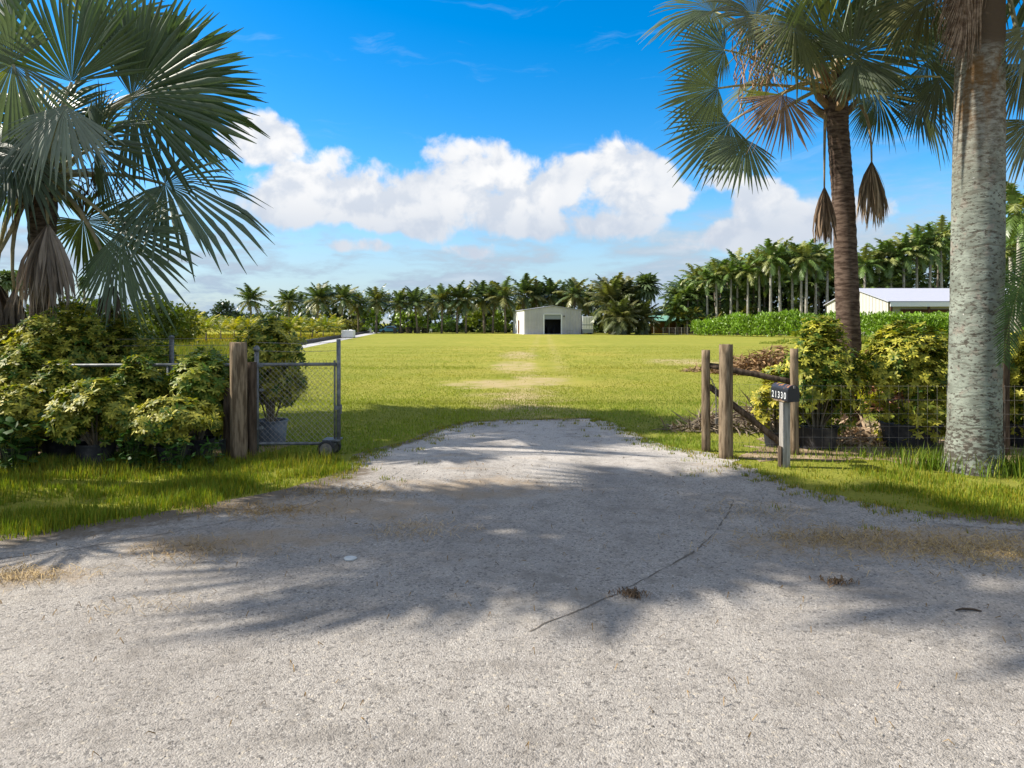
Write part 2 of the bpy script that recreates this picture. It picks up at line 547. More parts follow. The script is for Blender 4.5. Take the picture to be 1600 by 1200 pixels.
def soil_band(pts, w0, name='soil_edge'):
    mb = MB()
    pts = fray(pts, .015, .1)
    for i, (x, y) in enumerate(pts):
        x0, y0 = pts[max(0, i - 4)]; x1, y1 = pts[min(len(pts) - 1, i + 4)]
        d = math.hypot(x1 - x0, y1 - y0) or 1
        nx, ny = (y1 - y0) / d, -(x1 - x0) / d
        for f, c_ in ((-.15, 1.0), (.35, .75), (.7, .35), (1.0, 0.0)):
            mb.vert((x + nx * w0 * f, y + ny * w0 * f, .0095 - .001 * f), (c_, c_, c_))
    for i in range(len(pts) - 1):
        for k in range(3):
            a = i * 4 + k
            mb.face(a, a + 1, a + 5, a + 4)
    tag(mb.build(name, ROAD), kind='structure')
soil_band([(-9, 6.62)] + edge[1:8], .75)
soil_band(edge[8:16], .35)
soil_band(edge[26:], .45)
road_poly = np.array([(-60, -7)] + [(-60, 6.6), (-14, 6.7)] + edge + [(14, 7.2), (60, 7.1)] + [(60, -7)])


def inside(poly, x, y):
    r = np.zeros(len(x), bool)
    j = len(poly) - 1
    for i in range(len(poly)):
        xi, yi = poly[i]; xj, yj = poly[j]
        cnd = ((yi > y) != (yj > y)) & (x < (xj - xi) * (y - yi) / (yj - yi + 1e-12) + xi)
        r ^= cnd
        j = i
    return r


# bare dirt under the bushes at the fence lines
sheet('dirt', fray([(-16, 10.5), (-8, 10.35), (-4.7, 10.5), (-4.0, 10.9), (-4.2, 12.8), (-8, 13.6), (-16, 14), (-16, 10.5)], .3, .22)[::-1], .004, DIRT)
sheet('dirt', fray([(3.5, 10.9), (4.6, 10.7), (6.5, 10.35), (9, 10.3), (14, 10.4), (14, 14.5), (8, 15), (5.2, 13.3), (4.2, 11.9), (3.5, 10.9)], .3, .22), .004, DIRT)
sheet('path', [(-17.9, 50), (-16.5, 50), (-30.2, 163), (-32.6, 163)], .012, PATH)
FIELD = mat('crop_field', (.22, .23, .025), .95, (.31, .28, .035), 1.5, bump=.9, bscale=3, spec=.05)
sheet('field', [(-19, 50), (-33.5, 163), (-120, 163), (-60, 40), (-22, 40)], .008, FIELD)

# ------------------------------------------------------------------ grass
BL_V = np.array([(-.5, 0, 0), (.5, 0, 0), (.32, .25, .55), (-.32, .25, .55), (0, .75, 1.0)])
BL_F = np.array([(0, 1, 2), (0, 2, 3), (3, 2, 4)])


def blades(x, y, h, w, lean, C, z=0.0):
    N = len(x)
    a = rng.uniform(0, 2 * np.pi, N)
    ca, sa = np.cos(a), np.sin(a)
    M = np.zeros((N, 3, 3))
    M[:, 0, 0] = ca * w; M[:, 1, 0] = sa * w
    M[:, 0, 1] = -sa * lean * h; M[:, 1, 1] = ca * lean * h
    M[:, 2, 2] = h
    return scatter(BL_V, BL_F, M, np.stack([x, y, np.full(N, z)], 1), C)


def patch_noise(x, y, s, seed=0):
    r = np.random.default_rng(seed)
    v = np.zeros(len(x))
    for k in range(7):
        f = s * 1.6 ** k
        th, ph = r.uniform(0, 6.28, 2)
        v += np.sin((x * math.cos(th) + y * math.sin(th)) * f + ph + 1.3 * np.sin((x * math.sin(th) - y * math.cos(th)) * f * .7)) / 1.35 ** k
    return v / 3


def gcol(n, base, var=.25, yel=.2):
    c = np.array(base)[None] * rng.uniform(1 - var, 1 + var, (n, 1))
    k = rng.random(n) < yel
    c[k] = c[k] * np.array([1.75, 1.2, 1.3])
    return c


parts = []
def verge(n, x0, x1, y0, y1, hmin, hmax, base, keep, w=.011, lean=.55, yel=.2, seed=1):
    x = rng.uniform(x0, x1, n); y = rng.uniform(y0, y1, n)
    k = keep(x, y)
    x, y = x[k], y[k]
    pn = patch_noise(x, y, 2.2, seed)
    k = rng.random(len(x)) < np.clip(.5 + .75 * pn, .06, 1)
    x, y, pn = x[k], y[k], pn[k]
    h = rng.uniform(hmin, hmax, len(x)) * np.clip(.8 + .6 * pn + .3 * patch_noise(x, y, 6, seed + 9), .3, 1.6)
    parts.append(blades(x, y, h, np.full(len(x), w), rng.uniform(.1, lean, len(x)), gcol(len(x), base, .3, yel)))


off_road = lambda x, y: ~inside(road_poly, x + (.22 + .42 * (y > 10.2)) * patch_noise(x, y, 3.1, 21) + rng.normal(0, .09, len(x)), y + (.22 + .45 * (y > 10.2)) * patch_noise(x, y, 2.7, 22) + rng.normal(0, .09, len(x)))
# left verge between the apron and the gate
verge(95000, -9.5, -2.2, 6.4, 10.6, .05, .145, (.17, .225, .018), lambda x, y: off_road(x, y) & (x > -9.3 + (10 - y) * .0) & ~((y > 10.2) & (x < -4.3) & (rng.random(len(x)) < .7)), yel=.3)
verge(14000, -9.5, -2.6, 9.4, 10.7, .08, .22, (.17, .21, .024), lambda x, y: off_road(x, y), yel=.35, seed=3)
# right verge
verge(80000, 3.0, 9.5, 6.9, 10.7, .035, .10, (.17, .225, .018), lambda x, y: off_road(x, y) & ~((y > 9.9 + .2 * np.sin(x * 3)) & (rng.random(len(x)) < .85)) & (rng.random(len(x)) < np.where((y > 8.9) & (y < 9.9), .45, 1)), yel=.35, seed=4)
# grass creeping over the gravel's edge
ex, ey = [], []
for (x0, y0), (x1, y1) in zip(edge[6:27], edge[7:28]):
    d = math.hypot(x1 - x0, y1 - y0)
    nx, ny = (y1 - y0) / d, -(x1 - x0) / d
    for k in range(int(d * 26)):
        f, o_ = random.random(), min(random.expovariate(4.5), 1.1)
        m_ = random.randint(5, 26)
        cx, cy = x0 + (x1 - x0) * f + nx * o_, y0 + (y1 - y0) * f + ny * o_
        sp_r = random.uniform(.02, .07)
        ex += [random.gauss(cx, sp_r) for _ in range(m_)]; ey += [random.gauss(cy, sp_r) for _ in range(m_)]
ex, ey = np.array(ex), np.array(ey)
parts.append(blades(ex, ey, rng.uniform(.02, .07, len(ex)), np.full(len(ex), .011), rng.uniform(.2, .9, len(ex)), gcol(len(ex), (.19, .21, .03), .3, .35)))
me = np_mesh('verge_grass', *merge(parts), LEAF_GRASS)
tag(link('verge_grass', me), kind='stuff')
# mown lawn
parts = []
lawn_ok = lambda x, y: off_road(x, y) & (np.abs(x) < .78 * y + 1) & ~((x > 3.6) & (y < 13.8) & (rng.random(len(x)) < .72)) & ~((x < -4.2) & (y < 12.6) & (rng.random(len(x)) < .6))
def lawn(n, y0, y1, h0, h1, w):
    y = y0 + (y1 - y0) * rng.random(n) ** 1.3
    x = (rng.random(n) * 2 - 1) * (.6 * y + 1)
    k = lawn_ok(x, y)
    x, y = x[k], y[k]
    bare = np.maximum.reduce([1 - ((x - a) / c) ** 2 - ((y - b) / d) ** 2 for a, b, c, d in ((-.6, 24.2, 2.5, 2.6), (1.6, 25.6, 1.9, 2.6), (.6, 35, 2.6, 5.5))])
    pn = patch_noise(x, y, 1.1, 5)
    k = rng.random(len(x)) > np.clip(.15 - .35 * pn + 1.3 * np.clip(bare, 0, 1), 0, .97)
    x, y, pn = x[k], y[k], pn[k]
    gy = np.clip((y[:, None] - 15) / 14, 0, 1)
    base = (np.array((.195, .238, .026))[None] * (1 - gy) + np.array((.25, .258, .033))[None] * gy) * (1 + .25 * pn[:, None])
    base[:, 0] *= 1 + .15 * patch_noise(x, y, .35, 8)
    parts.append(blades(x, y, rng.uniform(h0, h1, len(x)) * (1 + .4 * pn), np.full(len(x), w), rng.uniform(.2, 1.0, len(x)), base * rng.uniform(.7, 1.35, (len(x), 1))))
lawn(90000, 10.8, 19, .025, .07, .012)
lawn(110000, 18, 34, .02, .05, .015)
lawn(70000, 32, 64, .02, .05, .026)
tag(link('lawn_grass', np_mesh('lawn_grass', *merge(parts), LEAF_GRASS)), kind='stuff')

# ------------------------------------------------------------------ palms: fan leaves
def nrm(v):
    return v.normalized()


def fan_mesh(H, a, n, Rr, N=58, spread=150, droop=.25, cup=.15, recurve=.25, col=(.06, .10, .045), split=.60, yellow=.03, var=.22, curl=.06, p=2.2, wave=.10, side=.30):
    wp = random.uniform(0, 6.28)
    """blade of a costapalmate fan leaf: pleated web, then free pointed segments"""
    H, a, n = np.array(H), np.array(a), np.array(n)
    a = a / np.linalg.norm(a)
    n = n - a * n.dot(a); n /= np.linalg.norm(n)
    s = np.cross(a, n)
    th = np.radians(np.linspace(-spread, spread, N))
    dth = th[1] - th[0]
    V, Fc, C = [], [], []
    yel0 = random.uniform(-spread, spread) if random.random() < yellow * 4 else None
    lean = np.random.default_rng(random.randint(0, 10 ** 6)).normal(0, 1, (N, 4))
    for i, q in enumerate(th):
        L = Rr * (1 - side + side * math.cos(q * .8)) * (1 + .05 * lean[i, 0])
        sp = split + .05 * lean[i, 1]
        rr = np.array([.012, .28, sp, sp + (1 - sp) * .45, 1.0]) * L
        wf = rr * math.tan(dth / 2)
        w2 = wf[2]
        wf[3] = w2 * .62; wf[4] = w2 * .06
        hf = wf * .55
        q2 = q + .015 * lean[i, 2]
        d = math.cos(q2) * a + math.sin(q2) * s
        tt = -math.sin(q2) * a + math.cos(q2) * s
        cc = np.array(col) * (1 + var * .5 * lean[i, 3])
        if yel0 is not None and abs(math.degrees(q) - yel0) < 14:
            cc = np.array((.15, .165, .025))
        b = len(V)
        for j, r in enumerate(rr):
            f = r / Rr
            base = H + d * r
            base = base - n * recurve * Rr * (f * max(0, math.cos(q)) ) ** 2 + n * cup * r * abs(math.sin(q))
            base = base + n * wave * r * f * math.sin(2.3 * q + wp)
            base = base + n * curl * Rr * lean[i, 1] * max(0, f - .5) ** 1.5
            hor = 1.0 if d[2] > -.9 else .3
            base = base - np.array((0, 0, 1)) * droop * Rr * f ** p * hor * (1 + .25 * lean[i, 2])
            for k, (lw, hh) in enumerate(((-1, 0), (0, 1), (1, 0))):
                V.append(base + tt * wf[j] * lw + n * hf[j] * hh)
                C.append(cc * (1.0 if j < 4 else 1.15))
        for j in range(4):
            for k in range(2):
                q0 = b + j * 3 + k
                Fc.append((q0, q0 + 1, q0 + 4, q0 + 3))
    return np.array(V), np.array(Fc), np.clip(np.array(C), .004, 1)


def skirt_mesh(A, L, width, N=60, col=(.20, .165, .13), tilt=(0, 0, -1), flat=.45, ragged=.25):
    """dead fan leaf folded shut, strips hanging from its hub A"""
    A = np.array(A); d0 = np.array(tilt, float); d0 /= np.linalg.norm(d0)
    V, Fc, C = [], [], []
    for i in range(N):
        az_ = random.uniform(0, 2 * math.pi)
        rad = math.sqrt(random.random())
        outx, outy = math.cos(az_) * rad * width, math.sin(az_) * rad * width * flat
        l = L * random.uniform(1 - ragged, 1.0) * (1 - .12 * rad)
        wd = random.uniform(.018, .034)
        tw = random.uniform(0, 3.1)
        tx = np.array((math.cos(tw), math.sin(tw), 0)) * wd
        cc = np.array(col) * random.uniform(.55, 1.35)
        b = len(V)
        ph = random.uniform(0, 6)
        for j, f in enumerate((0, .25, .5, .75, 1.0)):
            sprd = 1 - (1 - f) ** 1.9
            p = A + d0 * l * f + np.array((outx * sprd, outy * sprd, 0)) + .03 * L * f * np.array((math.sin(ph + f * 4), math.cos(ph * 2 + f * 3), 0))
            wj = (.35, .9, 1, .75, .08)[j]
            V.append(p - tx * wj); V.append(p + tx * wj)
            C.append(cc); C.append(cc)
        for j in range(4):
            q0 = b + j * 2
            Fc.append((q0, q0 + 1, q0 + 3, q0 + 2))
    return np.array(V), np.array(Fc), np.array(C)


def bez(p0, p1, p2, n=7):
    return [p0 * (1 - u) ** 2 + p1 * 2 * u * (1 - u) + p2 * u * u for u in np.linspace(0, 1, n)]


def petiole_part(root, o, base, H, up=.25, r=.045, col=(1, 1, 1), ctrl=None):
    """leaf stalk as a sub-part of the frond"""
    mb = MB(); mb.cur = col
    c = ctrl or (base + (H - base) * .55 + Vector((0, 0, up * (H - base).length)))
    mb.tube(bez(base, c, H), list(np.linspace(r, r * .45, 7)), 6)
    return mb.build('petiole', PETIOLE, o, smooth=True)


def frond(root, base, H, a, n, Rr, up=.25, r=.045, dead=False, stalk=(1, 1, 1), **kw):
    me = np_mesh('frond', *fan_mesh(H, a, n, Rr, **kw), LEAF_DEAD if dead else LEAF_FAN)
    o = link('dead_frond' if dead else 'frond', me, root)
    petiole_part(root, o, base, H, up, r, stalk)
    return o


def pic_frond(root, base, px, py, Y, ang, tilt, roll, Rpx, **kw):
    """frond placed by where the photo shows its hub and the way its axis points"""
    H = P(px, py, Y)
    al, ti = R(ang), R(tilt)
    a = Vector((math.cos(al) * math.cos(ti), -math.sin(ti), math.sin(al) * math.cos(ti)))
    v = Vector((0, -1, 0))
    n = nrm(v - v.dot(a) * a)
    n = Matrix.Rotation(R(roll), 3, a) @ n
    return frond(root, base, H, a, n, Rpx * Y / F, **kw)


def wild_frond(root, base, azd, eld, L, Rr, sag=.3, **kw):
    azr, elr = R(azd), R(eld)
    d = Vector((math.cos(azr) * math.cos(elr), math.sin(azr) * math.cos(elr), math.sin(elr)))
    H = base + d * L - Vector((0, 0, sag * L * .3))
    a = nrm(d - Vector((0, 0, sag)))
    up = Vector((0, 0, 1)) if abs(a.z) < .93 else Vector((-math.cos(azr), -math.sin(azr), .2))
    n = nrm(up - up.dot(a) * a)
    n = Matrix.Rotation(random.uniform(-.5, .5), 3, a) @ n
    return frond(root, base, H, a, n, Rr, **kw)


def to_root(root, objs):
    pass


def ringed_trunk(name, root, pts, rads, m, n=20, rings=0, amp=0, jit=0.012):
    mb = MB()
    P_, R_ = [], []
    N = max(len(pts), rings * 2 + 1) if rings else 40
    for i in range(N):
        u = i / (N - 1) * (len(pts) - 1)
        k = min(int(u), len(pts) - 2); f = u - k
        P_.append(Vector(pts[k]).lerp(Vector(pts[k + 1]), f))
        rr = rads[k] * (1 - f) + rads[k + 1] * f
        R_.append(rr * (1 + (amp if i % 2 else -amp) * random.uniform(.4, 1.4) if rings else rr and 1))
    mb.tube(P_, R_, n, jit=jit)
    return mb.build(name, m, root, smooth=True)


TRUNK_L = mat('dark_palm_bark', (.035, .028, .022), .9, (.09, .07, .055), 7, bump=.9, bscale=12, stretch=(1, 1, 3), spec=.08)
TRUNK_R = mat('brown_palm_bark', (.055, .036, .027), .9, (.145, .102, .078), 5, bump=.9, bscale=9, stretch=(1, 1, 4.5), spec=.08)


def lichen_bark():
    m = bpy.data.materials.new('lichen_bark')
    m.use_nodes = True
    t = NT(m.node_tree)
    o = t.n('ShaderNodeOutputMaterial')
    b = t.n('ShaderNodeBsdfPrincipled')
    t.t.links.new(b.outputs[0], o.inputs[0])
    b.inputs['Roughness'].default_value = .9
    b.inputs['Specular IOR Level'].default_value = .1
    g = t.n('ShaderNodeTexCoord').outputs['Object']
    sp = t.n('ShaderNodeSeparateXYZ'); t.t.links.new(g, sp.inputs[0])
    z = sp.outputs[2]
    c = t.mix(t.sstep(t.noise(g, 3.2, 5, .6), .4, .62), (.165, .18, .15), (.255, .28, .235))
    c = t.mix(t.sstep(t.noise(t.mapping(g, loc=(5, 1, 2)), 5, 4, .6), .55, .68), c, (.24, .215, .18))
    spots = t.noise(t.mapping(g, scale=(1, 1, 2.0)), 14, 6, .66)
    thr = t.m('ADD', spots, t.m('MULTIPLY', t.sstep(z, 1.1, 0.1), .09))
    c = t.mix(t.m('MULTIPLY', t.sstep(thr, .525, .60), .92), c, (.065, .056, .045))
    rg = t.m('SINE', t.m('ADD', t.m('MULTIPLY', z, 42), t.m('MULTIPLY', t.noise(g, 2.5, 4), 14)))
    c = t.mix(t.m('MULTIPLY', t.m('MULTIPLY', t.sstep(rg, .55, 1), t.sstep(t.noise(t.mapping(g, loc=(2, 2, 7)), 4, 4), .42, .6)), .6), c, (.10, .09, .07))
    c = t.mix(t.sstep(t.noise(t.mapping(g, loc=(1, 9, 3)), 15, 3, .5), .71, .74), c, (.42, .42, .39))
    # brown weathered top with rust algae
    top = t.sstep(t.m('ADD', z, t.m('MULTIPLY', t.noise(g, 2.2, 5, .6), 1.4)), 4.2, 5.9)
    brown = t.mix(t.sstep(t.noise(t.mapping(g, scale=(1, 1, 2.5)), 9, 6, .7), .4, .62), (.10, .07, .045), (.27, .25, .21))
    c = t.mix(t.m('MULTIPLY', top, .85), c, brown)
    rust = t.m('MULTIPLY', t.sstep(z, 4.7, 5.2), t.sstep(t.noise(t.mapping(g, scale=(1.5, 1.5, .5)), 2.4, 4, .6), .46, .6))
    c = t.mix(t.m('MULTIPLY', t.m('MULTIPLY', rust, .75), t.sstep(z, 6.0, 5.7)), c, (.14, .07, .02))
    c = t.mix(t.sstep(z, 5.8, 6.1), c, (.085, .06, .04))
    t.put(b.inputs['Base Color'], c)
    bn = t.n('ShaderNodeBump')
    bn.inputs['Strength'].default_value = .7
    bn.inputs['Distance'].default_value = .012
    h = t.m('ADD', t.m('ADD', t.noise(t.mapping(g, scale=(1, 1, 5)), 7, 5, .6), t.m('MULTIPLY', t.sstep(rg, .5, 1), -.3)), t.m('MULTIPLY', spots, -.7))
    t.put(bn.inputs['Height'], h)
    t.t.links.new(bn.outputs[0], b.inputs['Normal'])
    return m


BARK_BIG = lichen_bark()
FIBRE = mat('palm_fibre', (.16, .105, .07), .95, (.30, .22, .16), 12, vcol=True, spec=.05)

GREEN = (.050, .082, .036)
SILV = (.085, .115, .075)

# -- left bismarck palm ------------------------------------------------
YL = 12.9
lp = empty('bismarck_palm', (0, 0, 0), 'large silver-green fan palm with a dead skirt, behind the gate at the left edge', 'palm tree')
tb = P(66, 300, YL)
ringed_trunk('trunk', lp, [(tb.x - .05, YL, 0), (tb.x, YL, 1.6), (tb.x, YL, 3.0), (tb.x, YL, tb.z + .25)], [.30, .21, .20, .27], TRUNK_L, 16, rings=26, amp=.03)
mbx = MB()
for k in range(18):                       # old leaf bases round the top
    a_ = k * 2.4
    z0 = tb.z - .15 + .03 * k
    d = Vector((math.cos(a_), math.sin(a_), 0))
    p0 = Vector((tb.x, YL, z0)) + d * .16
    mbx.tube([p0, p0 + d * .16 + Vector((0, 0, .12)), p0 + d * .36 + Vector((0, 0, .34))], [.085, .07, .045], 6)
mbx.build('leaf_base', PETIOLE, lp)
b0 = Vector((tb.x, YL, tb.z + .15))
LP = [  # px, py, dY, angle, tilt, roll, R px, options
    (112, 128, -.3, 84, 10, 8, 168, dict(droop=.05, cup=.35, recurve=.1, spread=78, N=40, split=.66, col=(.055, .088, .034))),
    (206, 152, -.2, 8, 15, 6, 190, dict(droop=.12, cup=.06, recurve=.12, spread=112, N=50, split=.68, col=(.060, .088, .050))),
    (222, 140, .7, 38, -5, 22, 180, dict(droop=.1, cup=.25, recurve=.1, spread=90, N=42, yellow=.2, col=GREEN)),
    (250, 130, 1.0, 8, -10, 30, 155, dict(droop=.15, cup=.1, recurve=.15, yellow=.2, col=(.06, .09, .036))),
    (258, 288, -.1, -12, 12, -45, 150, dict(droop=.34, cup=.0, recurve=.30, spread=135, N=52, split=.70, col=(.056, .085, .048))),
    (188, 362, -.7, -56, 25, 8, 152, dict(droop=.16, cup=-.1, recurve=.1, spread=95, N=44, split=.68, side=.45, col=(.056, .085, .042))),
    (103, 165, -1.2, -100, 35, 0, 125, dict(droop=.12, cup=-.3, recurve=.3, spread=75, N=28, col=(.13, .16, .12))),
    (20, 100, -.9, 200, 20, -25, 165, dict(droop=.5, cup=0, recurve=.3, col=SILV)),
    (10, 210, -.5, 215, 15, 35, 150, dict(droop=.5, cup=-.1, recurve=.3, spread=120, col=(.045, .07, .04))),
    (30, 235, -.8, 250, 25, 0, 120, dict(droop=.25, cup=-.2, recurve=.2, spread=90, N=34, col=(.05, .072, .045))),
    (150, 230, -.6, -20, 40, 20, 140, dict(droop=.2, cup=-.1, recurve=.2, spread=130, col=(.040, .062, .034))),
    (130, 345, .6, -35, -25, 30, 110, dict(droop=.3, cup=-.1, yellow=.2, col=(.06, .09, .03))),
    (150, 60, .9, 60, -25, 30, 165, dict(droop=.12, spread=85, N=40, cup=.3, col=GREEN)),
    (20, 40, .2, 135, -10, 10, 165, dict(droop=.15, spread=85, N=40, cup=.3, col=GREEN)),
]
for px, py, dy, an, ti, ro, rp, kw in LP:
    pic_frond(lp, b0 + Vector((random.uniform(-.12, .12), random.uniform(-.12, .12), random.uniform(-.1, .3))), px, py, YL + dy, an, ti, ro, rp, up=.12, r=.055, stalk=(1, 1, 1), **kw)
for azd, eld in ((60, 60), (130, 20), (150, 55), (110, 80), (175, 40)):
    wild_frond(lp, b0, azd, eld, 1.3, 1.75, droop=.25, col=GREEN, r=.055)
# dead leaves folded along the trunk
for (px, py, dy, L, w, base, ctl, cl, n) in (
        (75, 350, -.75, 158, 48, (73, 285), (72, 300), (.27, .225, .19), 120),
        (22, 452, -.35, 100, 26, (48, 300), (10, 350), (.17, .14, .115), 60),
        (-22, 430, -.5, 110, 30, (40, 310), (15, 370), (.15, .12, .10), 50),
        (176, 445, -.55, 62, 24, (100, 300), (150, 350), (.19, .15, .13), 40),
        (-5, 440, .7, 70, 26, (40, 300), (0, 330), (.12, .085, .065), 60)):
    A = P(px, py, YL + dy)
    o = link('dead_frond', np_mesh('dead_frond', *skirt_mesh(A, L * YL / F, w * YL / F, n, cl), LEAF_DEAD), lp)
    petiole_part(lp, o, P(*base, YL - .2), A, r=.05, col=(1.0, .9, .85), ctrl=P(*ctl, YL + dy))
mbx = MB(); mbx.cur = (.35, .3, .28)
for k in range(46):                        # dark dried flower strings
    p = P(random.choice((random.uniform(120, 200), random.uniform(20, 60))), random.uniform(240, 300), YL + random.uniform(-.5, .4))
    q = [p]
    for j in range(5):
        q.append(q[-1] + Vector((random.uniform(-.09, .09), random.uniform(-.06, .06), random.uniform(-.2, -.05))))
    mbx.tube(q, .011, 4)
mbx.build('flower_strings', FIBRE, lp)['kind'] = 'stuff'

# -- right bismarck palm ----------------------------------------------
YR = 13.0
rp_ = empty('bismarck_palm', (0, 0, 0), 'fan palm with brown ringed trunk and two dead fans hanging from long stalks', 'palm tree')
tp = [P(1326, 690, YR), P(1327, 560, YR), P(1319, 330, YR), P(1309, 200, YR), P(1303, 120, YR)]
ringed_trunk('trunk', rp_, tp, [.25, .215, .196, .19, .235], TRUNK_R, 20, rings=46, amp=.022)
mbx = MB()
top = tp[-1]
for k in range(16):
    a_ = k * 2.4
    d = Vector((math.cos(a_), math.sin(a_), 0))
    p0 = Vector((top.x, YR, top.z - .75 + .05 * k)) + d * .13
    mbx.cur = (.8, .55, .45)
    mbx.tube([p0, p0 + d * .15 + Vector((0, 0, .12)), p0 + d * .34 + Vector((0, 0, .36))], [.085, .07, .035], 6)
mbx.build('leaf_base', PETIOLE, rp_)
bR = Vector((top.x, YR, top.z + .1))
OL = (.085, .108, .05)
RP = [
    (1132, 78, -.3, 184, 15, 0, 98, dict(droop=.14, cup=.0, recurve=.08, spread=105, N=42, side=.75, col=(.095, .125, .075))),
    (1122, 138, -.5, 200, 10, -15, 95, dict(droop=.16, cup=-.05, recurve=.1, spread=100, N=40, side=.75, col=OL)),
    (1140, 192, -.2, 214, 15, 10, 118, dict(droop=.12, cup=0, recurve=.1, spread=95, N=38, side=.8, col=OL)),
    (1166, 218, -.6, 240, 20, 15, 95, dict(droop=.1, cup=-.1, recurve=.1, spread=85, N=34, side=.7, col=OL)),
    (1115, 18, .3, 165, 0, 40, 105, dict(droop=.3, col=(.06, .085, .035))),
    (1180, 30, -.6, 140, 20, 30, 110, dict(droop=.35, col=(.09, .10, .04))),
    (1240, 35, -1.0, 250, 40, 0, 120, dict(droop=.3, cup=-.1, recurve=.3, spread=110, col=(.10, .108, .045))),
    (1332, 85, -1.1, 35, 35, 5, 115, dict(droop=.15, cup=.05, recurve=.15, spread=150, col=(.075, .10, .052))),
    (1338, 95, -1.0, -75, 40, 0, 95, dict(droop=.12, cup=-.1, recurve=.2, spread=60, N=28, col=(.13, .155, .11))),
    (1290, 60, -.9, 100, 20, -10, 120, dict(droop=.12, cup=.1, col=(.07, .09, .04))),
    (1438, 160, .2, -35, 5, -25, 85, dict(droop=.25, cup=-.1, recurve=.25, spread=130, col=(.05, .07, .04))),
    (1450, 95, .4, 10, 10, 30, 110, dict(droop=.25, col=(.05, .07, .04))),
    (1400, 40, -.2, 40, 10, -15, 115, dict(droop=.2, col=(.06, .085, .04))),
    (1370, 150, .6, -60, -10, 0, 80, dict(droop=.2, spread=110, col=(.06, .08, .04))),
    (1470, 120, -.3, -20, 20, 40, 85, dict(droop=.35, col=(.05, .065, .035))),
]
for px, py, dy, an, ti, ro, rpx, kw in RP:
    pic_frond(rp_, bR + Vector((random.uniform(-.1, .1), random.uniform(-.1, .1), random.uniform(-.45, .1))), px, py, YR + dy, an, ti, ro, rpx, up=.1, r=.04, stalk=(1.25, 1.2, .85), **kw)
for azd, eld in ((60, 60), (130, 20), (45, 25), (20, 70)):
    wild_frond(rp_, bR, azd, eld, 1.1, 1.3, droop=.3, col=OL, r=.04)
pic_frond(rp_, bR - Vector((0, 0, .4)), 1222, 148, YR - .9, 256, 30, 0, 84, dead=True, droop=.12, cup=-.25, recurve=.35, spread=100, N=40, col=(.27, .175, .115), stalk=(1.2, .9, .6), var=.5, curl=.25)
for px, py, dy, L, w, base, cl, n in ((1362, 252, -.35, 112, 26, (1345, 165), (.30, .225, .15), 80), (1288, 292, -.3, 100, 19, (1290, 180), (.20, .14, .095), 60)):
    A = P(px, py, YR + dy)
    o = link('dead_frond', np_mesh('dead_frond', *skirt_mesh(A, L * YR / F, w * YR / F, n, cl, ragged=.3), LEAF_DEAD), rp_)
    petiole_part(rp_, o, P(*base, YR - .2), A, r=.035, col=(.9, .7, .55), ctrl=P(px, base[1] + 20, YR + dy))
mbx = MB(); mbx.cur = (1.6, 1.5, 1.4)
for k in range(70):
    p = P(random.uniform(1150, 1215), random.uniform(20, 120), YR + random.uniform(-.8, .2))
    q = [p]
    for j in range(5):
        q.append(q[-1] + Vector((random.uniform(-.10, .10), random.uniform(-.06, .06), random.uniform(-.22, -.05))))
    mbx.tube(q, .010, 4)
mbx.build('flower_strings', FIBRE, rp_)['kind'] = 'stuff'

# -- thick grey trunk at the right -------------------------------------
YB = 9.95
bp = empty('grey_trunk_palm', (6.6, YB, 0), 'thick lichen-grey palm trunk standing on the verge near the right edge', 'palm tree')
tp = [P(1520, 738, YB), P(1521, 715, YB), P(1522, 680, YB), P(1523, 600, YB), P(1527, 420, YB), P(1529, 250, YB), P(1531, 90, YB), P(1533, -60, YB), P(1533, -180, YB)]
tp[0].z = -.05
tp = [Vector((p.x - 6.6, 0, p.z)) for p in tp]
ringed_trunk('trunk', bp, tp, [.43, .375, .34, .328, .33, .322, .305, .29, .28], BARK_BIG, 40, rings=70, amp=.004, jit=.006)
mbx = MB(); mbx.cur = (1, .95, .95)
for k in range(420):                       # brown fibre boot hanging at the crown
    x = random.gauss(0, .13)
    p = P(1508 + x * 90, random.uniform(-90, 10), YB - .42 + abs(x) * .3) - Vector((6.6, YB, 0))
    l = random.uniform(.5, .95)
    mbx.cur = (random.uniform(.6, 1.3),) * 3
    dx = random.uniform(-.25, .03)
    mbx.tube([p, p + Vector((dx * .4, -.03, -l * .5)), p + Vector((dx, -.02, -l))], [.012, .010, .003], 3)
mbx.build('fibre_boot', FIBRE, bp)['kind'] = 'stuff'
bB = Vector((P(1533, -150, YB).x - 6.6, 0, P(1533, -150, YB).z))
for k, (azd, eld, L) in enumerate(((180, 5, 1.6), (205, 0, 1.5), (0, 0, 1.5), (20, -5, 1.6), (-20, -8, 1.5), (60, 20, 1.4), (100, 30, 1.4), (140, 15, 1.5), (230, 40, 1.4), (280, 50, 1.3), (320, 35, 1.4), (90, 70, 1.3))):
    wild_frond(bp, bB, azd, eld, L, 1.5, sag=.45, droop=.45, col=(.06, .08, .04), r=.055)
for px, py, an, dy in ((1600, 100, -70, .3), (1615, 190, -80, .5), (1612, 40, -60, -.2), (1450, -5, 230, .8)):
    H = P(px, py, YB + dy) - Vector((6.6, YB, 0))
    al = R(an)
    frond(bp, bB, H, Vector((math.cos(al), -.25, math.sin(al))), Vector((0, -1, .3)), .95, droop=.25, cup=-.1, spread=115, col=(.11, .11, .045), r=.04, up=.2)

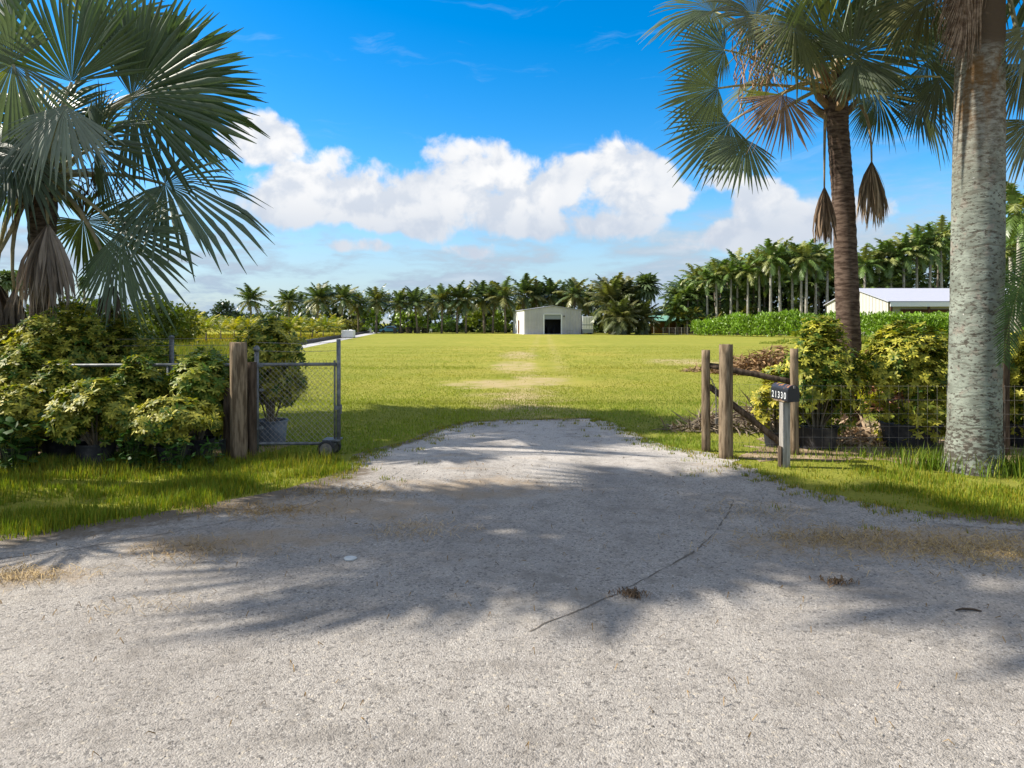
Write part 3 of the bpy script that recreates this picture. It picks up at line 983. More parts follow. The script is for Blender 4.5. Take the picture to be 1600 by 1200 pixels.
# ------------------------------------------------------------------ feather palms
def feather(center, n, L, el0=75, el1=-35, nl=20, lw=.05, ll=.22, sag=.55, col=(.06, .09, .03), seed=0, hang=.6, kink=0, var=.3, az=None, tipcol=None):
    """crown of pinnate fronds as arrays of triangles"""
    r = np.random.default_rng(seed)
    V, Fc, C = [], [], []
    up = np.array((0, 0, 1.0))
    for i in range(n):
        a = (i * 2.399 + r.uniform(-.25, .25)) if az is None else az[i]
        f = (i + .5) / n
        e = math.radians(el0 + (el1 - el0) * f ** 1.1 + r.uniform(-8, 8))
        h = np.array((math.cos(a), math.sin(a), 0))
        Li = L * r.uniform(.85, 1.1)
        m = 9
        pts, p = [], np.array(center, float)
        ee = e
        for j in range(m):
            pts.append(p.copy())
            ee = e - sag * (j / m) ** 1.3 * 2.2
            ee = max(ee, -1.45)
            p = p + (h * math.cos(ee) + up * math.sin(ee)) * Li / (m - 1)
        pts = np.array(pts)
        cc = np.array(col) * r.uniform(1 - var, 1 + var)
        if tipcol is not None and r.random() < .4:
            cc = np.array(tipcol) * r.uniform(.8, 1.2)
        side = np.cross(h, up)
        b = len(V)
        w = .018 * L * .5
        for j in range(m):                           # rachis strip
            for sg in (-1, 1):
                V.append(pts[j] + side * sg * w * (1 - j / m)); C.append(cc * 1.5)
        for j in range(m - 1):
            q = b + 2 * j
            Fc.append((q, q + 1, q + 3)); Fc.append((q, q + 3, q + 2))
        for k in range(nl):
            u = .14 + .86 * k / nl
            x = u * (m - 1); j = min(int(x), m - 2)
            q = pts[j] + (pts[j + 1] - pts[j]) * (x - j)
            d = pts[j + 1] - pts[j]; d /= np.linalg.norm(d)
            nn = np.cross(side, d)
            l = ll * L * (math.sin(math.pi * (.12 + .84 * u)) ** .6) * r.uniform(.85, 1.1)
            for sg in (-1, 1):
                dr = side * sg * .8 + d * (.45 + .3 * u) - up * hang * r.uniform(.5, 1.2) + nn * r.uniform(-.2, .35)
                dr /= np.linalg.norm(dr)
                b = len(V)
                c2 = cc * r.uniform(.75, 1.25)
                V += [q - d * lw * L * .5, q + d * lw * L * .5, q + dr * l]
                C += [c2, c2, c2]
                Fc.append((b, b + 1, b + 2))
    return np.array(V), np.array(Fc), np.clip(np.array(C), .003, 1)


def blob_leaves(n, center, rad, size, col, seed=0, var=.35, shell=.55, up=.3):
    """leaf-sized faces through a crown's volume, in clumps"""
    r = np.random.default_rng(seed)
    k = max(3, n // 45)
    cl = r.normal(0, 1, (k, 3)); cl /= np.linalg.norm(cl, axis=1, keepdims=True)
    cl *= r.uniform(.35, 1, (k, 1)) ** .5
    idx = r.integers(0, k, n)
    p = cl[idx] + r.normal(0, .20, (n, 3))
    p = p * np.array(rad) + np.array(center)
    d = r.normal(0, 1, (n, 3)); d[:, 2] += up
    M = frames(d, r.normal(0, 1, (n, 3)))
    sz = size * r.uniform(.6, 1.3, n)
    M = M * sz[:, None, None]
    tv = np.array([(0, -.1, 0), (.38, .4, .08), (0, 1, 0), (-.38, .4, .08)])
    tf = np.array([(0, 1, 2), (0, 2, 3)])
    cc = np.array(col)[None] * r.uniform(1 - var, 1 + var, (k, 1))[idx] * r.uniform(.8, 1.2, (n, 1))
    return scatter(tv, tf, M, p, cc)


TRUNK_PALE = mat('pale_palm_trunk', (.24, .225, .19), .9, (.37, .35, .31), 3, spec=.1)
TRUNK_COCO = mat('coconut_trunk', (.15, .125, .10), .9, (.24, .20, .16), 3, spec=.1)


def palm_kind(name, h, r0, r1, tm, crown, lean=0, leafm=None):
    """meshes of one palm of unit placing: (trunk mesh, crown mesh)"""
    mb = MB()
    mb.tube([(0, 0, 0), (lean * .2, 0, h * .35), (lean * .55, 0, h * .7), (lean, 0, h)], [r0 * 1.25, r0, r1, r1], 8)
    o = mb.build('trunk', tm, None, smooth=True)
    tmsh = o.data
    bpy.data.objects.remove(o)
    V, Fc, C = merge(crown)
    V = V + np.array((lean, 0, h))
    return tmsh, np_mesh('crown', V, Fc, C, leafm or LEAF_FAR)


COCO = []
for s in range(5):
    cr = [feather((0, 0, 0), 26, 3.9, 82, -45, 24, .085, .27, .45, (.062, .088, .034), seed=s, tipcol=(.13, .13, .045))]
    cr.append(feather((0, 0, -.3), 5, 2.4, -45, -75, 10, .06, .2, .3, (.16, .115, .06), seed=s + 40))
    COCO.append(palm_kind('coconut', (6.6, 7.1, 6.2, 7.5, 6.8)[s], .20, .15, TRUNK_COCO, cr, (.3, -.5, .6, -.2, .1)[s]))
ROYAL = []
for s in range(5):
    cr = [feather((0, 0, .9), 19, 4.0, 80, -35, 22, .085, .26, .6, (.072, .112, .028), seed=s + 80, tipcol=(.14, .15, .05))]
    ROYAL.append(palm_kind('royal', 10.0, .26, .2, TRUNK_PALE, cr, (.2, -.2, .1, 0, -.1)[s]))
    mb = MB(); lx = (.2, -.2, .1, 0, -.1)[s]
    mb.cur = (1, 1, 1)
    mb.tube([(lx, 0, 9.95), (lx, 0, 10.3), (lx, 0, 11.1)], [.21, .24, .1], 8)
    o = mb.build('crownshaft', mat('crownshaft', (.13, .17, .05), .5) if s == 0 else bpy.data.materials['crownshaft'], None, smooth=True)
    ROYAL[-1] = (*ROYAL[-1], o.data)
    bpy.data.objects.remove(o)
YOUNG = []
for s in range(4):
    cr = [feather((0, 0, 0), 11, 2.5, 80, 5, 16, .06, .24, .5, (.19, .215, .02), seed=s + 120, var=.35, tipcol=(.34, .30, .025))]
    YOUNG.append(palm_kind('young', 1.5, .09, .07, TRUNK_COCO, cr, 0, LEAF_BUSH))


def put_palm(kinds, i, name, x, y, sc, label, group, cat='palm tree', names=('trunk', 'crown', 'crownshaft'), zs=None):
    r = empty(name, (x, y, 0), label, cat, group, random.uniform(0, 6.28))
    r.scale = (sc, sc, zs or sc)
    for n_, me in zip(names, kinds[i % len(kinds)]):
        link(n_, me, r)
    return r


ORD = ['first', 'second', 'third', 'fourth', 'fifth', 'sixth', 'seventh', 'eighth', 'ninth', 'tenth', 'eleventh', 'twelfth', 'thirteenth', 'fourteenth', 'fifteenth', 'sixteenth', 'seventeenth', 'eighteenth', 'nineteenth', 'twentieth', 'twenty-first', 'twenty-second', 'twenty-third', 'twenty-fourth']

# -- the long row of coconut palms behind the field --------------------
crow = [(392, 443), (452, 447), (495, 438), (533, 440), (560, 452), (588, 444), (626, 449), (652, 446), (668, 455), (690, 443), (714, 440), (728, 441), (757, 436), (770, 437), (790, 434)]
crow2 = [(818, 429), (838, 436), (862, 432), (882, 442), (897, 431), (918, 440), (947, 427), (968, 440)]
hk = [6.6, 7.1, 6.2, 7.5, 6.8]
for j, (px, py) in enumerate(crow[::-1]):
    Y = 146 + 3 * math.sin(px)
    top_ = CAM_H + (HY - py - 4) * Y / F
    i = j % 5
    sc = top_ / (hk[i] + 2.9)
    put_palm(COCO, i, 'coconut_palm', (px - 800) * Y / F, Y, sc, f'coconut palm in the far row, {ORD[j]} to the left of the pale metal shed', 'coconut palms lining the far side of the field')
for j, (px, py) in enumerate(crow2):
    Y = 151 + 3 * math.sin(px)
    top_ = CAM_H + (HY - py - 4) * Y / F
    i = (j + 2) % 5
    sc = top_ / (hk[i] + 2.9)
    put_palm(COCO, i, 'coconut_palm', (px - 800) * Y / F, Y, sc, f'coconut palm rising behind the pale metal shed, {ORD[j]} counted from its left corner', 'coconut palms behind the metal shed')
CLUMP = []
for k in range(3):
    cr = [feather((0, 0, 0), 40, 4.6, 84, -62, 26, .085, .27, .42, (.066, .078, .030), seed=k + 220, tipcol=(.105, .105, .04)),
          feather((0, 0, -.6), 8, 3.0, -40, -80, 12, .08, .24, .3, (.11, .085, .045), seed=k + 260)]
    CLUMP.append(palm_kind('clump', (4.6, 5.6, 3.4)[k], .34, .28, TRUNK_COCO, cr, (.2, -.3, .4)[k]))
for j, (px, py, Y, lab) in enumerate(((955, 430, 131, 'bushy olive coconut palm just right of the white container'),
                                      (981, 433, 133, 'bushy olive coconut palm in the middle of the clump right of the container'),
                                      (968, 462, 126, 'low spreading coconut palm at the front of the clump right of the container'),
                                      (1003, 468, 129, 'low coconut palm below the shaggy fan palm, right of the container'))):
    i = (0, 1, 2, 2)[j]
    sc = (CAM_H + (HY - py) * Y / F) / ((4.6, 5.6, 3.4)[i] + 3.9)
    put_palm(CLUMP, i, 'coconut_palm', (px - 800) * Y / F, Y, sc, lab, 'coconut palms right of the container')
# dense back row, one mass
prt = []
for k in range(46):
    px = 430 + k * 12.6 + random.uniform(-5, 5)
    Y = random.uniform(158, 176)
    z = CAM_H + (HY - random.uniform(450, 472)) * Y / F - 2.4
    prt.append(feather(((px - 800) * Y / F, Y, z), 15, 4.0, 78, -45, 14, .11, .28, .5, (.048, .068, .028), seed=300 + k))
for k in range(60):
    px = 520 + k * 9.2 + random.uniform(-4, 4)
    Y = random.uniform(163, 180)
    prt.append(blob_leaves(150, ((px - 800) * Y / F, Y, random.uniform(1.2, 3.4)), (2.4, 2, random.uniform(1.6, 3.2)), .95, (.024, .038, .014), seed=k, var=.5))
for k in range(64):
    px = 470 + k * 8.6 + random.uniform(-4, 4)
    Y = random.uniform(154, 162)
    prt.append(blob_leaves(90, ((px - 800) * Y / F, Y, .6), (1.6, 1.2, random.uniform(.5, 1.3)), .7, (.03, .046, .014), seed=k + 400, var=.6))
tag(link('palm_forest', np_mesh('palm_forest', *merge(prt), LEAF_FAR)), kind='stuff')
# bright shrubs glimpsed between the trunks
for j, (px, py, w, h, c_, lab) in enumerate(((578, 497, 22, 16, (.12, .17, .02), 'bright green shrub behind the blue-covered car'),
                                             (640, 500, 26, 15, (.11, .16, .02), 'bright green shrub behind the dark stack of pots, near the white chair'),
                                             (693, 508, 26, 12, (.09, .14, .03), 'mid green bush right of the white chair'),
                                             (735, 499, 18, 14, (.12, .15, .02), 'yellow-green shrub between the palm trunks, midway from white chair to shed'),
                                             (783, 497, 16, 15, (.12, .17, .02), 'bright shrub close to the left wall of the metal shed'),
                                             (550, 508, 20, 6, (.13, .13, .04), 'low olive shrub in front of the small grey house'))):
    Y = 150
    c = P(px, py, Y)
    o = link('shrub', np_mesh('shrub', *merge([blob_leaves(420, (0, 0, 0), (w * Y / F, 1.8, h * Y / F), .7, c_, seed=60 + j)]), LEAF_FAR))
    o.location = (c.x, Y, max(c.z, .8))
    tag(o, lab, 'shrub', 'shrubs under the far palms')
np_t = empty('conifer_tree', (P(508, 0, 160).x, 160, 0), 'narrow dark conifer spire poking above the coconut row, left of the blue car', 'tree')
mb = MB(); mb.tube([(0, 0, 0), (0, 0, 11)], [.25, .04], 6); mb.build('trunk', TRUNK_COCO, np_t)
link('crown', np_mesh('crown', *merge([blob_leaves(90, (0, 0, 4 + .75 * k), (1.5 * (1 - k / 11), 1.5 * (1 - k / 11), .4), .5, (.03, .05, .022), seed=1400 + k) for k in range(10)]), LEAF_FAR), np_t)
# lone bigger trees far left
ft = empty('broadleaf_tree', (P(352, 500, 250).x, 250, 0), 'dark round broadleaf tree far away, left of the coconut palms', 'tree')
mb = MB(); mb.tube([(0, 0, 0), (.2, 0, 3), (0, 0, 5.5)], [.5, .4, .25], 8); mb.build('trunk', TRUNK_COCO, ft)
link('crown', np_mesh('crown', *merge([blob_leaves(1300, (0, 0, 6.2), (3.9, 3.4, 3.0), .85, (.028, .045, .022), seed=9)]), LEAF_FAR), ft)
prt = [blob_leaves(900, (P(px, 494, 260).x, 260 + random.uniform(-15, 15), 2.6), (7, 5, random.uniform(2.2, 3.4)), 1.4, (.035, .055, .02), seed=px + 2000) for px in range(-700, 480, 26)]
prt += [blob_leaves(900, (P(px, 494, 260).x, 260 + random.uniform(-15, 15), 3), (7, 5, random.uniform(3, 5)), 1.4, (.035, .055, .02), seed=int(px)) for px in range(1050, 2300, 30)]
tag(link('treeline', np_mesh('treeline', *merge(prt), LEAF_FAR)), kind='stuff')
# far fan palms behind the left palm
def far_fan(px, py, rpx, Y, label):
    r = empty('washington_palm', (P(px, 0, Y).x, Y, 0), label, 'palm tree', 'far fan palms')
    zc = P(px, py, Y).z
    mb = MB(); mb.tube([(0, 0, 0), (.1, 0, zc * .5), (0, 0, zc)], [.3, .22, .18], 8); mb.build('trunk', TRUNK_COCO, r, smooth=True)
    prt = []
    for k in range(30):
        a_ = k * 2.4; e_ = R(80 - k * 5.0)
        d = Vector((math.cos(a_) * math.cos(e_), math.sin(a_) * math.cos(e_), math.sin(e_)))
        up = Vector((0, 0, 1)); n_ = nrm(up - up.dot(d) * d)
        rr = rpx * Y / F
        prt.append(fan_mesh(Vector((0, 0, zc)) + d * rr * .35, d, n_, rr * .7, N=14, droop=.3, col=(.06, .085, .035)))
    link('crown', np_mesh('crown', *merge(prt), LEAF_FAR), r)
far_fan(10, 437, 20, 90, 'fan palm far off, seen left of the dead skirt at the left edge')
far_fan(32, 436, 20, 94, 'second far fan palm, partly hidden by the dead skirt of the big left palm')
far_fan(131, 441, 12, 110, 'small lone fan palm against the sky right of the dead skirt')
far_fan(1010, 446, 27, 132, 'shaggy fan palm at the right end of the clump beside the container')

# -- nursery of young yellow palms -------------------------------------
yl = [(252, 491, 70), (272, 486, 66), (296, 480, 68), (322, 484, 72), (345, 492, 80), (366, 494, 84), (388, 493, 84), (410, 490, 88), (432, 491, 88), (452, 492, 92), (470, 491, 95), (488, 493, 96), (505, 495, 98), (522, 496, 100)]
for j, (px, py, Y) in enumerate(yl):
    sc = (CAM_H + (HY - py) * Y / F) / 3.6
    put_palm(YOUNG, j, 'young_palm', P(px, 0, Y).x, Y, sc, f'young yellow-green palm in the nursery row, {ORD[len(yl) - 1 - j]} counted leftward from the white tank', 'young nursery palms left of the field', names=('trunk', 'crown'))
prt = []
for k in range(60):
    Y = random.uniform(85, 118); px = random.uniform(215, 530)
    prt.append(feather((P(px, 0, Y).x, Y, random.uniform(1.0, 1.7)), 9, 2.3, 80, 0, 11, .08, .25, .5, (.13, .16, .018), seed=500 + k, tipcol=(.30, .27, .025)))
tag(link('young_palm_foliage', np_mesh('young_palm_foliage', *merge(prt), LEAF_BUSH)), kind='stuff')
# yellow crop in the field and lime weeds nearer
def blade_mass(n, x, y, h0, h1, w, base, yel=.3, lean=.6, z=0.0):
    return blades(x, y, rng.uniform(h0, h1, n), np.full(n, w), rng.uniform(.1, lean, n), gcol(n, base, .3, yel), z)
n = 26000
Yv = 50 + 70 * rng.random(n) ** 1.4
u = rng.random(n)
xr = -18.6 - (Yv - 50) * .131; xl = -.56 * Yv
V = blade_mass(n, xl + (xr - xl) * u, Yv, .15, .5, .16, (.23, .23, .022), .3)
tag(link('crop_rows', np_mesh('crop_rows', *V, LEAF_GRASS)), kind='stuff')
n = 16000
Yv = rng.uniform(19, 34, n); pxv = rng.uniform(225, 430, n)
V = blade_mass(n, (pxv - 800) * Yv / F, Yv, .5, 1.35, .07, (.15, .19, .025), .4, .5)
tag(link('weeds', np_mesh('weeds', *V, LEAF_GRASS)), kind='stuff')
# yellow-green hedge shrubs behind the left palm
for j, (px, py, w, h, Y, c_, lab) in enumerate(((150, 492, 55, 24, 32, (.085, .12, .014), 'clipped yellow-green shrub beyond the fence, under the drooping left palm leaf'),
                                                (232, 490, 40, 22, 34, (.08, .11, .014), 'yellow-green shrub beyond the fence, behind the drooping green fan'),
                                                (275, 492, 34, 16, 40, (.13, .15, .015), 'bright yellow shrub beside the nursery palms'),
                                                (60, 500, 60, 24, 30, (.075, .10, .014), 'dense olive shrub beyond the fence at the far left'))):
    c = P(px, py, Y)
    o = link('shrub', np_mesh('shrub', *blob_leaves(2200, (0, 0, 0), (w * Y / F, 1.3, h * Y / F + .55), .2, c_, seed=160 + j), LEAF_BUSH))
    o.location = (c.x, Y, c.z - .55)
    tag(o, lab, 'shrub', 'shrubs beyond the left fence')

# -- right-hand royal palm wood ----------------------------------------
def top_at(px):
    return float(np.interp(px, [1050, 1100, 1150, 1200, 1240, 1290, 1345, 1400, 1440, 1480, 1560], [432, 410, 393, 382, 374, 388, 393, 374, 358, 345, 330]))
RF = [1062, 1084, 1104, 1122, 1140, 1152, 1168, 1186, 1204, 1222, 1238, 1250, 1262, 1276, 1292]
for j, px in enumerate(RF[::-1]):
    px += random.uniform(-4, 4)
    Y = float(np.interp(px, [1050, 1190, 1300], [132, 121, 117])) + random.uniform(-2, 3)
    topz = CAM_H + (HY - top_at(px) - random.uniform(-4, 20)) * Y / F
    sc = float(np.interp(px, [1050, 1180, 1300], [.8, .92, 1.05]))
    put_palm(ROYAL, j, 'royal_palm', P(px, 0, Y).x, Y, sc, f'pale-trunked royal palm edging the wood, {ORD[j]} left of the brown palm trunk', 'royal palms along the front of the right-hand wood', zs=topz / 13.3)
RF2 = [1352, 1372, 1392, 1412, 1432, 1452, 1472]
for j, px in enumerate(RF2):
    Y = 128 + random.uniform(-3, 3)
    topz = CAM_H + (HY - top_at(px)) * Y / F
    put_palm(ROYAL, j, 'royal_palm', P(px, 0, Y).x, Y, 1.12, f'royal palm behind the white-roofed barn, {ORD[j]} to the right of the brown palm trunk', 'royal palms behind the barn', zs=topz / 13.3)
for j, (px, py, Y) in enumerate(((1590, 285, 62), (1610, 330, 66), (1580, 355, 75))):
    topz = CAM_H + (HY - py) * Y / F
    put_palm(ROYAL, j, 'royal_palm', P(px, 0, Y).x, Y, 1.0, ('tallest royal palm right of the thick grey trunk', 'second royal palm right of the thick grey trunk, cut by the frame', 'lower royal palm close beside the thick grey trunk, beyond the hedge')[j], 'royal palms at the right edge', zs=topz / 13.3)
prt, bl = [], []
for k in range(150):
    px = random.uniform(1050, 1640)
    Y = random.uniform(127, 152)
    z = CAM_H + (HY - top_at(px) - random.uniform(0, 62)) * Y / F - 2.2
    prt.append(feather(((px - 800) * Y / F, Y, z), 15, 4.0, 78, -35, 15, .11, .28, .6, (.060, .092, .024), seed=700 + k, tipcol=(.10, .13, .04)))
for k in range(70):
    px = 1046 + k * 8.6
    Y = random.uniform(140, 158)
    hz = CAM_H + (HY - top_at(px) - 40) * Y / F
    prt.append(blob_leaves(240, ((px - 800) * Y / F, Y, hz * .45), (3, 2.5, hz * .5), 1.0, (.022, .036, .014), seed=900 + k, var=.5))
for k in range(64):                            # low understorey palms at the wood's edge
    px = 1050 + 240 * random.random() ** 1.7; Y = random.uniform(124, 134)
    prt.append(feather(((px - 800) * Y / F, Y, random.uniform(1.2, 5)), 9, 1.9, 80, 5, 11, .08, .26, .5, (.075, .105, .03), seed=1000 + k, tipcol=(.16, .15, .03)))
for k in range(16):
    px = 1104 + k * 24 + random.uniform(-8, 8)
    Y = random.uniform(126, 136)
    hz = (CAM_H + (HY - top_at(px) - 40) * Y / F) * random.uniform(.3, .75)
    prt.append(blob_leaves(300, ((px - 800) * Y / F, Y, hz * .6), (random.uniform(1.6, 3), 2.0, hz * .42), .62, random.choice(((.06, .10, .02), (.09, .12, .02), (.04, .07, .022))), seed=1300 + k, var=.5))
tag(link('palm_forest', np_mesh('palm_forest', *merge(prt), LEAF_FAR)), kind='stuff')
mb = MB()
for k in range(36):
    px = random.uniform(1060, 1480); Y = random.uniform(128, 146)
    z = CAM_H + (HY - top_at(px) - 45) * Y / F
    x = (px - 800) * Y / F
    mb.tube([(x, Y, 0), (x + random.uniform(-.5, .5), Y, z)], [.2, .14], 6)
tag(mb.build('forest_trunks', TRUNK_COCO), kind='stuff')
# leafy hedge in front of the wood
n = 24000
f = rng.random(n)
pxv = 1090 + 526 * f
Yb = np.interp(pxv, [1056, 1190, 1400, 1500, 1620], [121, 106, 87, 84, 80])
Yv = Yb + rng.uniform(0, 5, n)
x = (pxv - 800) * Yb / F
hz = np.interp(pxv, [1056, 1090, 1150, 1200, 1500, 1620], [1.6, 2.2, 3.1, 3.3, 2.9, 2.9]) * (1 + .24 * patch_noise(pxv, Yv, .09, 3) + .1 * patch_noise(pxv, Yv, .4, 5))
z = hz * rng.random(n) ** .7
d = rng.normal(0, .55, (n, 3)); d[:, 2] = rng.uniform(.2, 1.2, n)
M = frames(d, rng.normal(0, 1, (n, 3))) * rng.uniform(.3, .66, (n, 1, 1))
hc = np.array((.115, .19, .018))[None] * rng.uniform(.55, 1.35, (n, 1)) * (1 + .25 * patch_noise(pxv, z, .13, 6))[:, None]
V = scatter(np.array([(0, 0, 0), (.2, .5, .05), (0, 1, -.05), (-.2, .5, .05)]), np.array([(0, 1, 2), (0, 2, 3)]), M, np.stack([x, Yv, z], 1), hc)
tag(link('hedge', np_mesh('hedge', *V, LEAF_FAR)), 'long bright green leafy hedge running along the front of the palm wood', 'hedge')
n = 12000
pxv = 1185 + 435 * rng.random(n) ** .7; Yv = rng.uniform(70, 79, n)
V = blades((pxv - 800) * Yv / F, Yv, rng.uniform(.3, .9, n) * np.clip((pxv - 1185) / 130 + .5 * patch_noise(pxv, Yv, .12, 9), .12, 1), np.full(n, .10), rng.uniform(.1, .6, n), gcol(n, (.15, .21, .025), .3, .3))
tag(link('tall_grass', np_mesh('tall_grass', *V, LEAF_GRASS)), kind='stuff')

# ------------------------------------------------------------------ buildings
SHEDW = mat('shed_metal', (.41, .41, .42), .55, (.46, .46, .465), .6, spec=.4)
WHITEW = mat('white_paint', (.80, .79, .78), .6, spec=.3)
TRIM = mat('pale_trim', (.72, .74, .73), .5)
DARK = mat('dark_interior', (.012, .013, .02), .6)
GREYP = mat('grey_panel', (.25, .28, .30), .5)
ROOFW = mat('white_roof', (.40, .41, .47), .5, spec=.3)
CREAM = mat('cream_siding', (.52, .50, .44), .7)
GREENR = mat('green_roof', (.16, .34, .27), .6)
BROWN = mat('brown_wall', (.10, .05, .03), .8)
HOUSEW = mat('grey_house_wall', (.42, .44, .44), .7)

a_ = math.asin(2.28 / 14)
sh = empty('metal_shed', (P(819, 0, 131).x, 131, 0), 'pale ribbed metal shed with open roll-up door at the far end of the lawn', 'shed', rz=a_ * .9)
SW, SD_, SE, SPK = 11.0, 14.0, 4.55, 5.3
mb = MB()
dx0, dx1, dz = 3.85, 7.05, 3.75
mb.poly([(0, 0, 0), (dx0, 0, 0), (dx0, 0, SE + (SPK - SE) * dx0 / 5.5), (0, 0, SE)])
mb.poly([(dx1, 0, 0), (SW, 0, 0), (SW, 0, SE), (dx1, 0, SE + (SPK - SE) * (SW - dx1) / 5.5)])
mb.poly([(dx0, 0, dz), (dx1, 0, dz), (dx1, 0, SE + (SPK - SE) * (SW - dx1) / 5.5), (SW / 2, 0, SPK), (dx0, 0, SE + (SPK - SE) * dx0 / 5.5)])
mb.poly([(SW, SD_, 0), (0, SD_, 0), (0, SD_, SE), (SW / 2, SD_, SPK), (SW, SD_, SE)])
mb.poly([(SW, 0, 0), (SW, SD_, 0), (SW, SD_, SE), (SW, 0, SE)])
mb.build('wall', SHEDW, sh)
mb = MB(); mb.poly([(0, SD_, 0), (0, 0, 0), (0, 0, SE), (0, SD_, SE)]); sw = mb.build('side_wall', WHITEW, sh); sw['label'] = 'white side wall'
mb = MB()
for x in np.arange(.35, SW, .6):
    if x < dx0 - .15 or x > dx1 + .15:
        zt = SE + (SPK - SE) * (1 - abs(x - SW / 2) / (SW / 2)) - .06
        mb.box((x - .07, -.14, .05), (x + .07, -.002, zt))
mb.build('wall_ribs', SHEDW, sh)
mb = MB()
for s in (0, 1):
    xa, xb = (-.25, SW / 2) if s == 0 else (SW + .25, SW / 2)
    za = SE - .02
    P4 = [(xa, -.25, za), (xb, -.25, SPK + .03), (xb, SD_ + .2, SPK + .03), (xa, SD_ + .2, za)]
    b = len(mb.v)
    for p in P4: mb.vert(p)
    for p in P4: mb.vert((p[0], p[1], p[2] + .09))
    for q in ((0, 1, 2, 3), (7, 6, 5, 4), (0, 4, 5, 1), (1, 5, 6, 2), (2, 6, 7, 3), (3, 7, 4, 0)):
        mb.face(*[b + i for i in q])
mb.build('roof', ROOFW, sh)
mb = MB(); mb.box((dx0 - .22, -.12, 0), (dx0, .1, dz)); mb.box((dx1, -.12, 0), (dx1 + .22, .1, dz)); mb.box((dx0, -.12, dz - .002), (dx1, .1, dz + .14)); mb.build('door_frame', TRIM, sh)
mb = MB(); mb.box((dx0, .12, 2.95), (dx1, .3, dz)); mb.box((dx0, .05, 2.85), (dx1, .12, 2.97)); mb.build('roller_door', GREYP, sh)
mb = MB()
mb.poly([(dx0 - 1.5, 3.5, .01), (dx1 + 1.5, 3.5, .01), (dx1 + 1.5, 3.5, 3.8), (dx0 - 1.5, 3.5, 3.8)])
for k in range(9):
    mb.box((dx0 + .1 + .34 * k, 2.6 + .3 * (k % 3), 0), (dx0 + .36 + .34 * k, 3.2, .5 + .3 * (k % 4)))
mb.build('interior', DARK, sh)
mb = MB(); mb.box((-.06, 5.5, 0), (.02, 7.4, 2.7)); mb.build('side_door', BROWN, sh)
mb = MB(); mb.box((dx1 + .45, -.35, 3.3), (dx1 + .65, -.05, 3.55)); mb.build('wall_lamp', DARK, sh)
mb = MB(); mb.box((-.3, -.9, 0), (SW + .3, SD_ + .3, .05)); mb.build('slab', PATH, sh)
mb = MB()
bx = empty('bench', (sh.location.x + 8.0, 130.6, .05), 'small grey work bench against the front wall of the metal shed', 'bench')
mb.box((0, 0, .66), (1.1, .45, .74)); mb.build('bench_top', GREYP, bx)
for x, y in ((.04, .04), (.98, .04), (.04, .36), (.98, .36)):
    mb = MB(); mb.box((x, y, 0), (x + .08, y + .06, .66)); mb.build('leg', GREYP, bx)
mb = MB(); mb.box((.08, .06, .12), (1.02, .36, .2)); mb.build('shelf', GREYP, bx)
ctn = empty('shipping_container', (P(910, 0, 131.5).x, 131.5, 0), 'white shipping container with double doors, right of the metal shed', 'container')
mb = MB(); mb.box((.0, 0.06, .95), (2.05, 8, 3.4)); mb.build('body', WHITEW, ctn)
for x in (.04, 1.05):
    mb = MB(); mb.box((x, -.02, 1.05), (x + .96, .06, 3.3)); d_ = mb.build('door', WHITEW, ctn)
    mb = MB()
    for xx in (x + .25, x + .7): mb.tube([(xx, -.05, 1.1), (xx, -.05, 3.25)], .025, 6)
    mb.build('locking_bar', GREYP, d_)
mb = MB(); mb.box((0, -.04, 1.7), (2.05, -.02, 1.85)); mb.build('strap', GREYP, ctn)
mb = MB(); mb.box((.0, -.02, .25), (2.05, .3, .95)); mb.box((.1, .5, 0), (.3, 7.5, .95)); mb.box((1.75, .5, 0), (1.95, 7.5, .95)); mb.build('underframe', GREYP, ctn)

# cream barn with the white roof
bn = empty('cream_barn', (51, 94.6, 0), 'cream gabled barn with a wide white roof behind the hedge at right', 'barn')
E_, PK, BD, BL = 5.1, 7.15, 18.4, 26
mb = MB()
mb.poly([(0, BD, 0), (0, 0, 0), (0, 0, E_), (0, BD / 2, PK), (0, BD, E_)])
mb.poly([(BL, 0, 0), (BL, BD, 0), (BL, BD, E_), (BL, BD / 2, PK), (BL, 0, E_)])
mb.poly([(BL, BD, 0), (0, BD, 0), (0, BD, E_), (BL, BD, E_)])
mb.poly([(0, .9, 0), (BL, .9, 0), (BL, .9, E_), (0, .9, E_)])
mb.build('wall', CREAM, bn)
mb = MB()
for y in np.arange(.5, BD, .9):
    zt = E_ + (PK - E_) * (1 - abs(y - BD / 2) / (BD / 2)) - .1
    mb.box((-.05, y - .05, .1), (-.002, y + .05, zt))
mb.build('wall_ribs', CREAM, bn)
mb = MB()
for ya, yb in ((-.6, BD / 2), (BD + .6, BD / 2)):
    za = E_ - .14
    P4 = [(-.3, ya, za), (BL + .3, ya, za), (BL + .3, yb, PK + .03), (-.3, yb, PK + .03)]
    b = len(mb.v)
    for p in P4: mb.vert(p)
    for p in P4: mb.vert((p[0], p[1], p[2] + .12))
    for q in ((0, 1, 2, 3), (7, 6, 5, 4), (0, 4, 5, 1), (1, 5, 6, 2), (2, 6, 7, 3), (3, 7, 4, 0)):
        mb.face(*[b + i for i in q])
mb.build('roof', ROOFW, bn)
mb = MB(); mb.box((0, -.62, E_ - .75), (BL, -.5, E_ - .16)); mb.build('fascia', TRIM, bn)
for x in (.2, 5.3, 10.5, 15.6, 20.8, 25.6):
    mb = MB(); mb.box((x, -.3, 0), (x + .25, -.05, E_ - .3)); mb.build('porch_post', BROWN, bn)
mb = MB(); mb.box((2.2, .75, 0), (11, .88, 4.0)); mb.box((14, .75, 0), (21, .88, 4.0)); mb.build('barn_door', BROWN, bn)

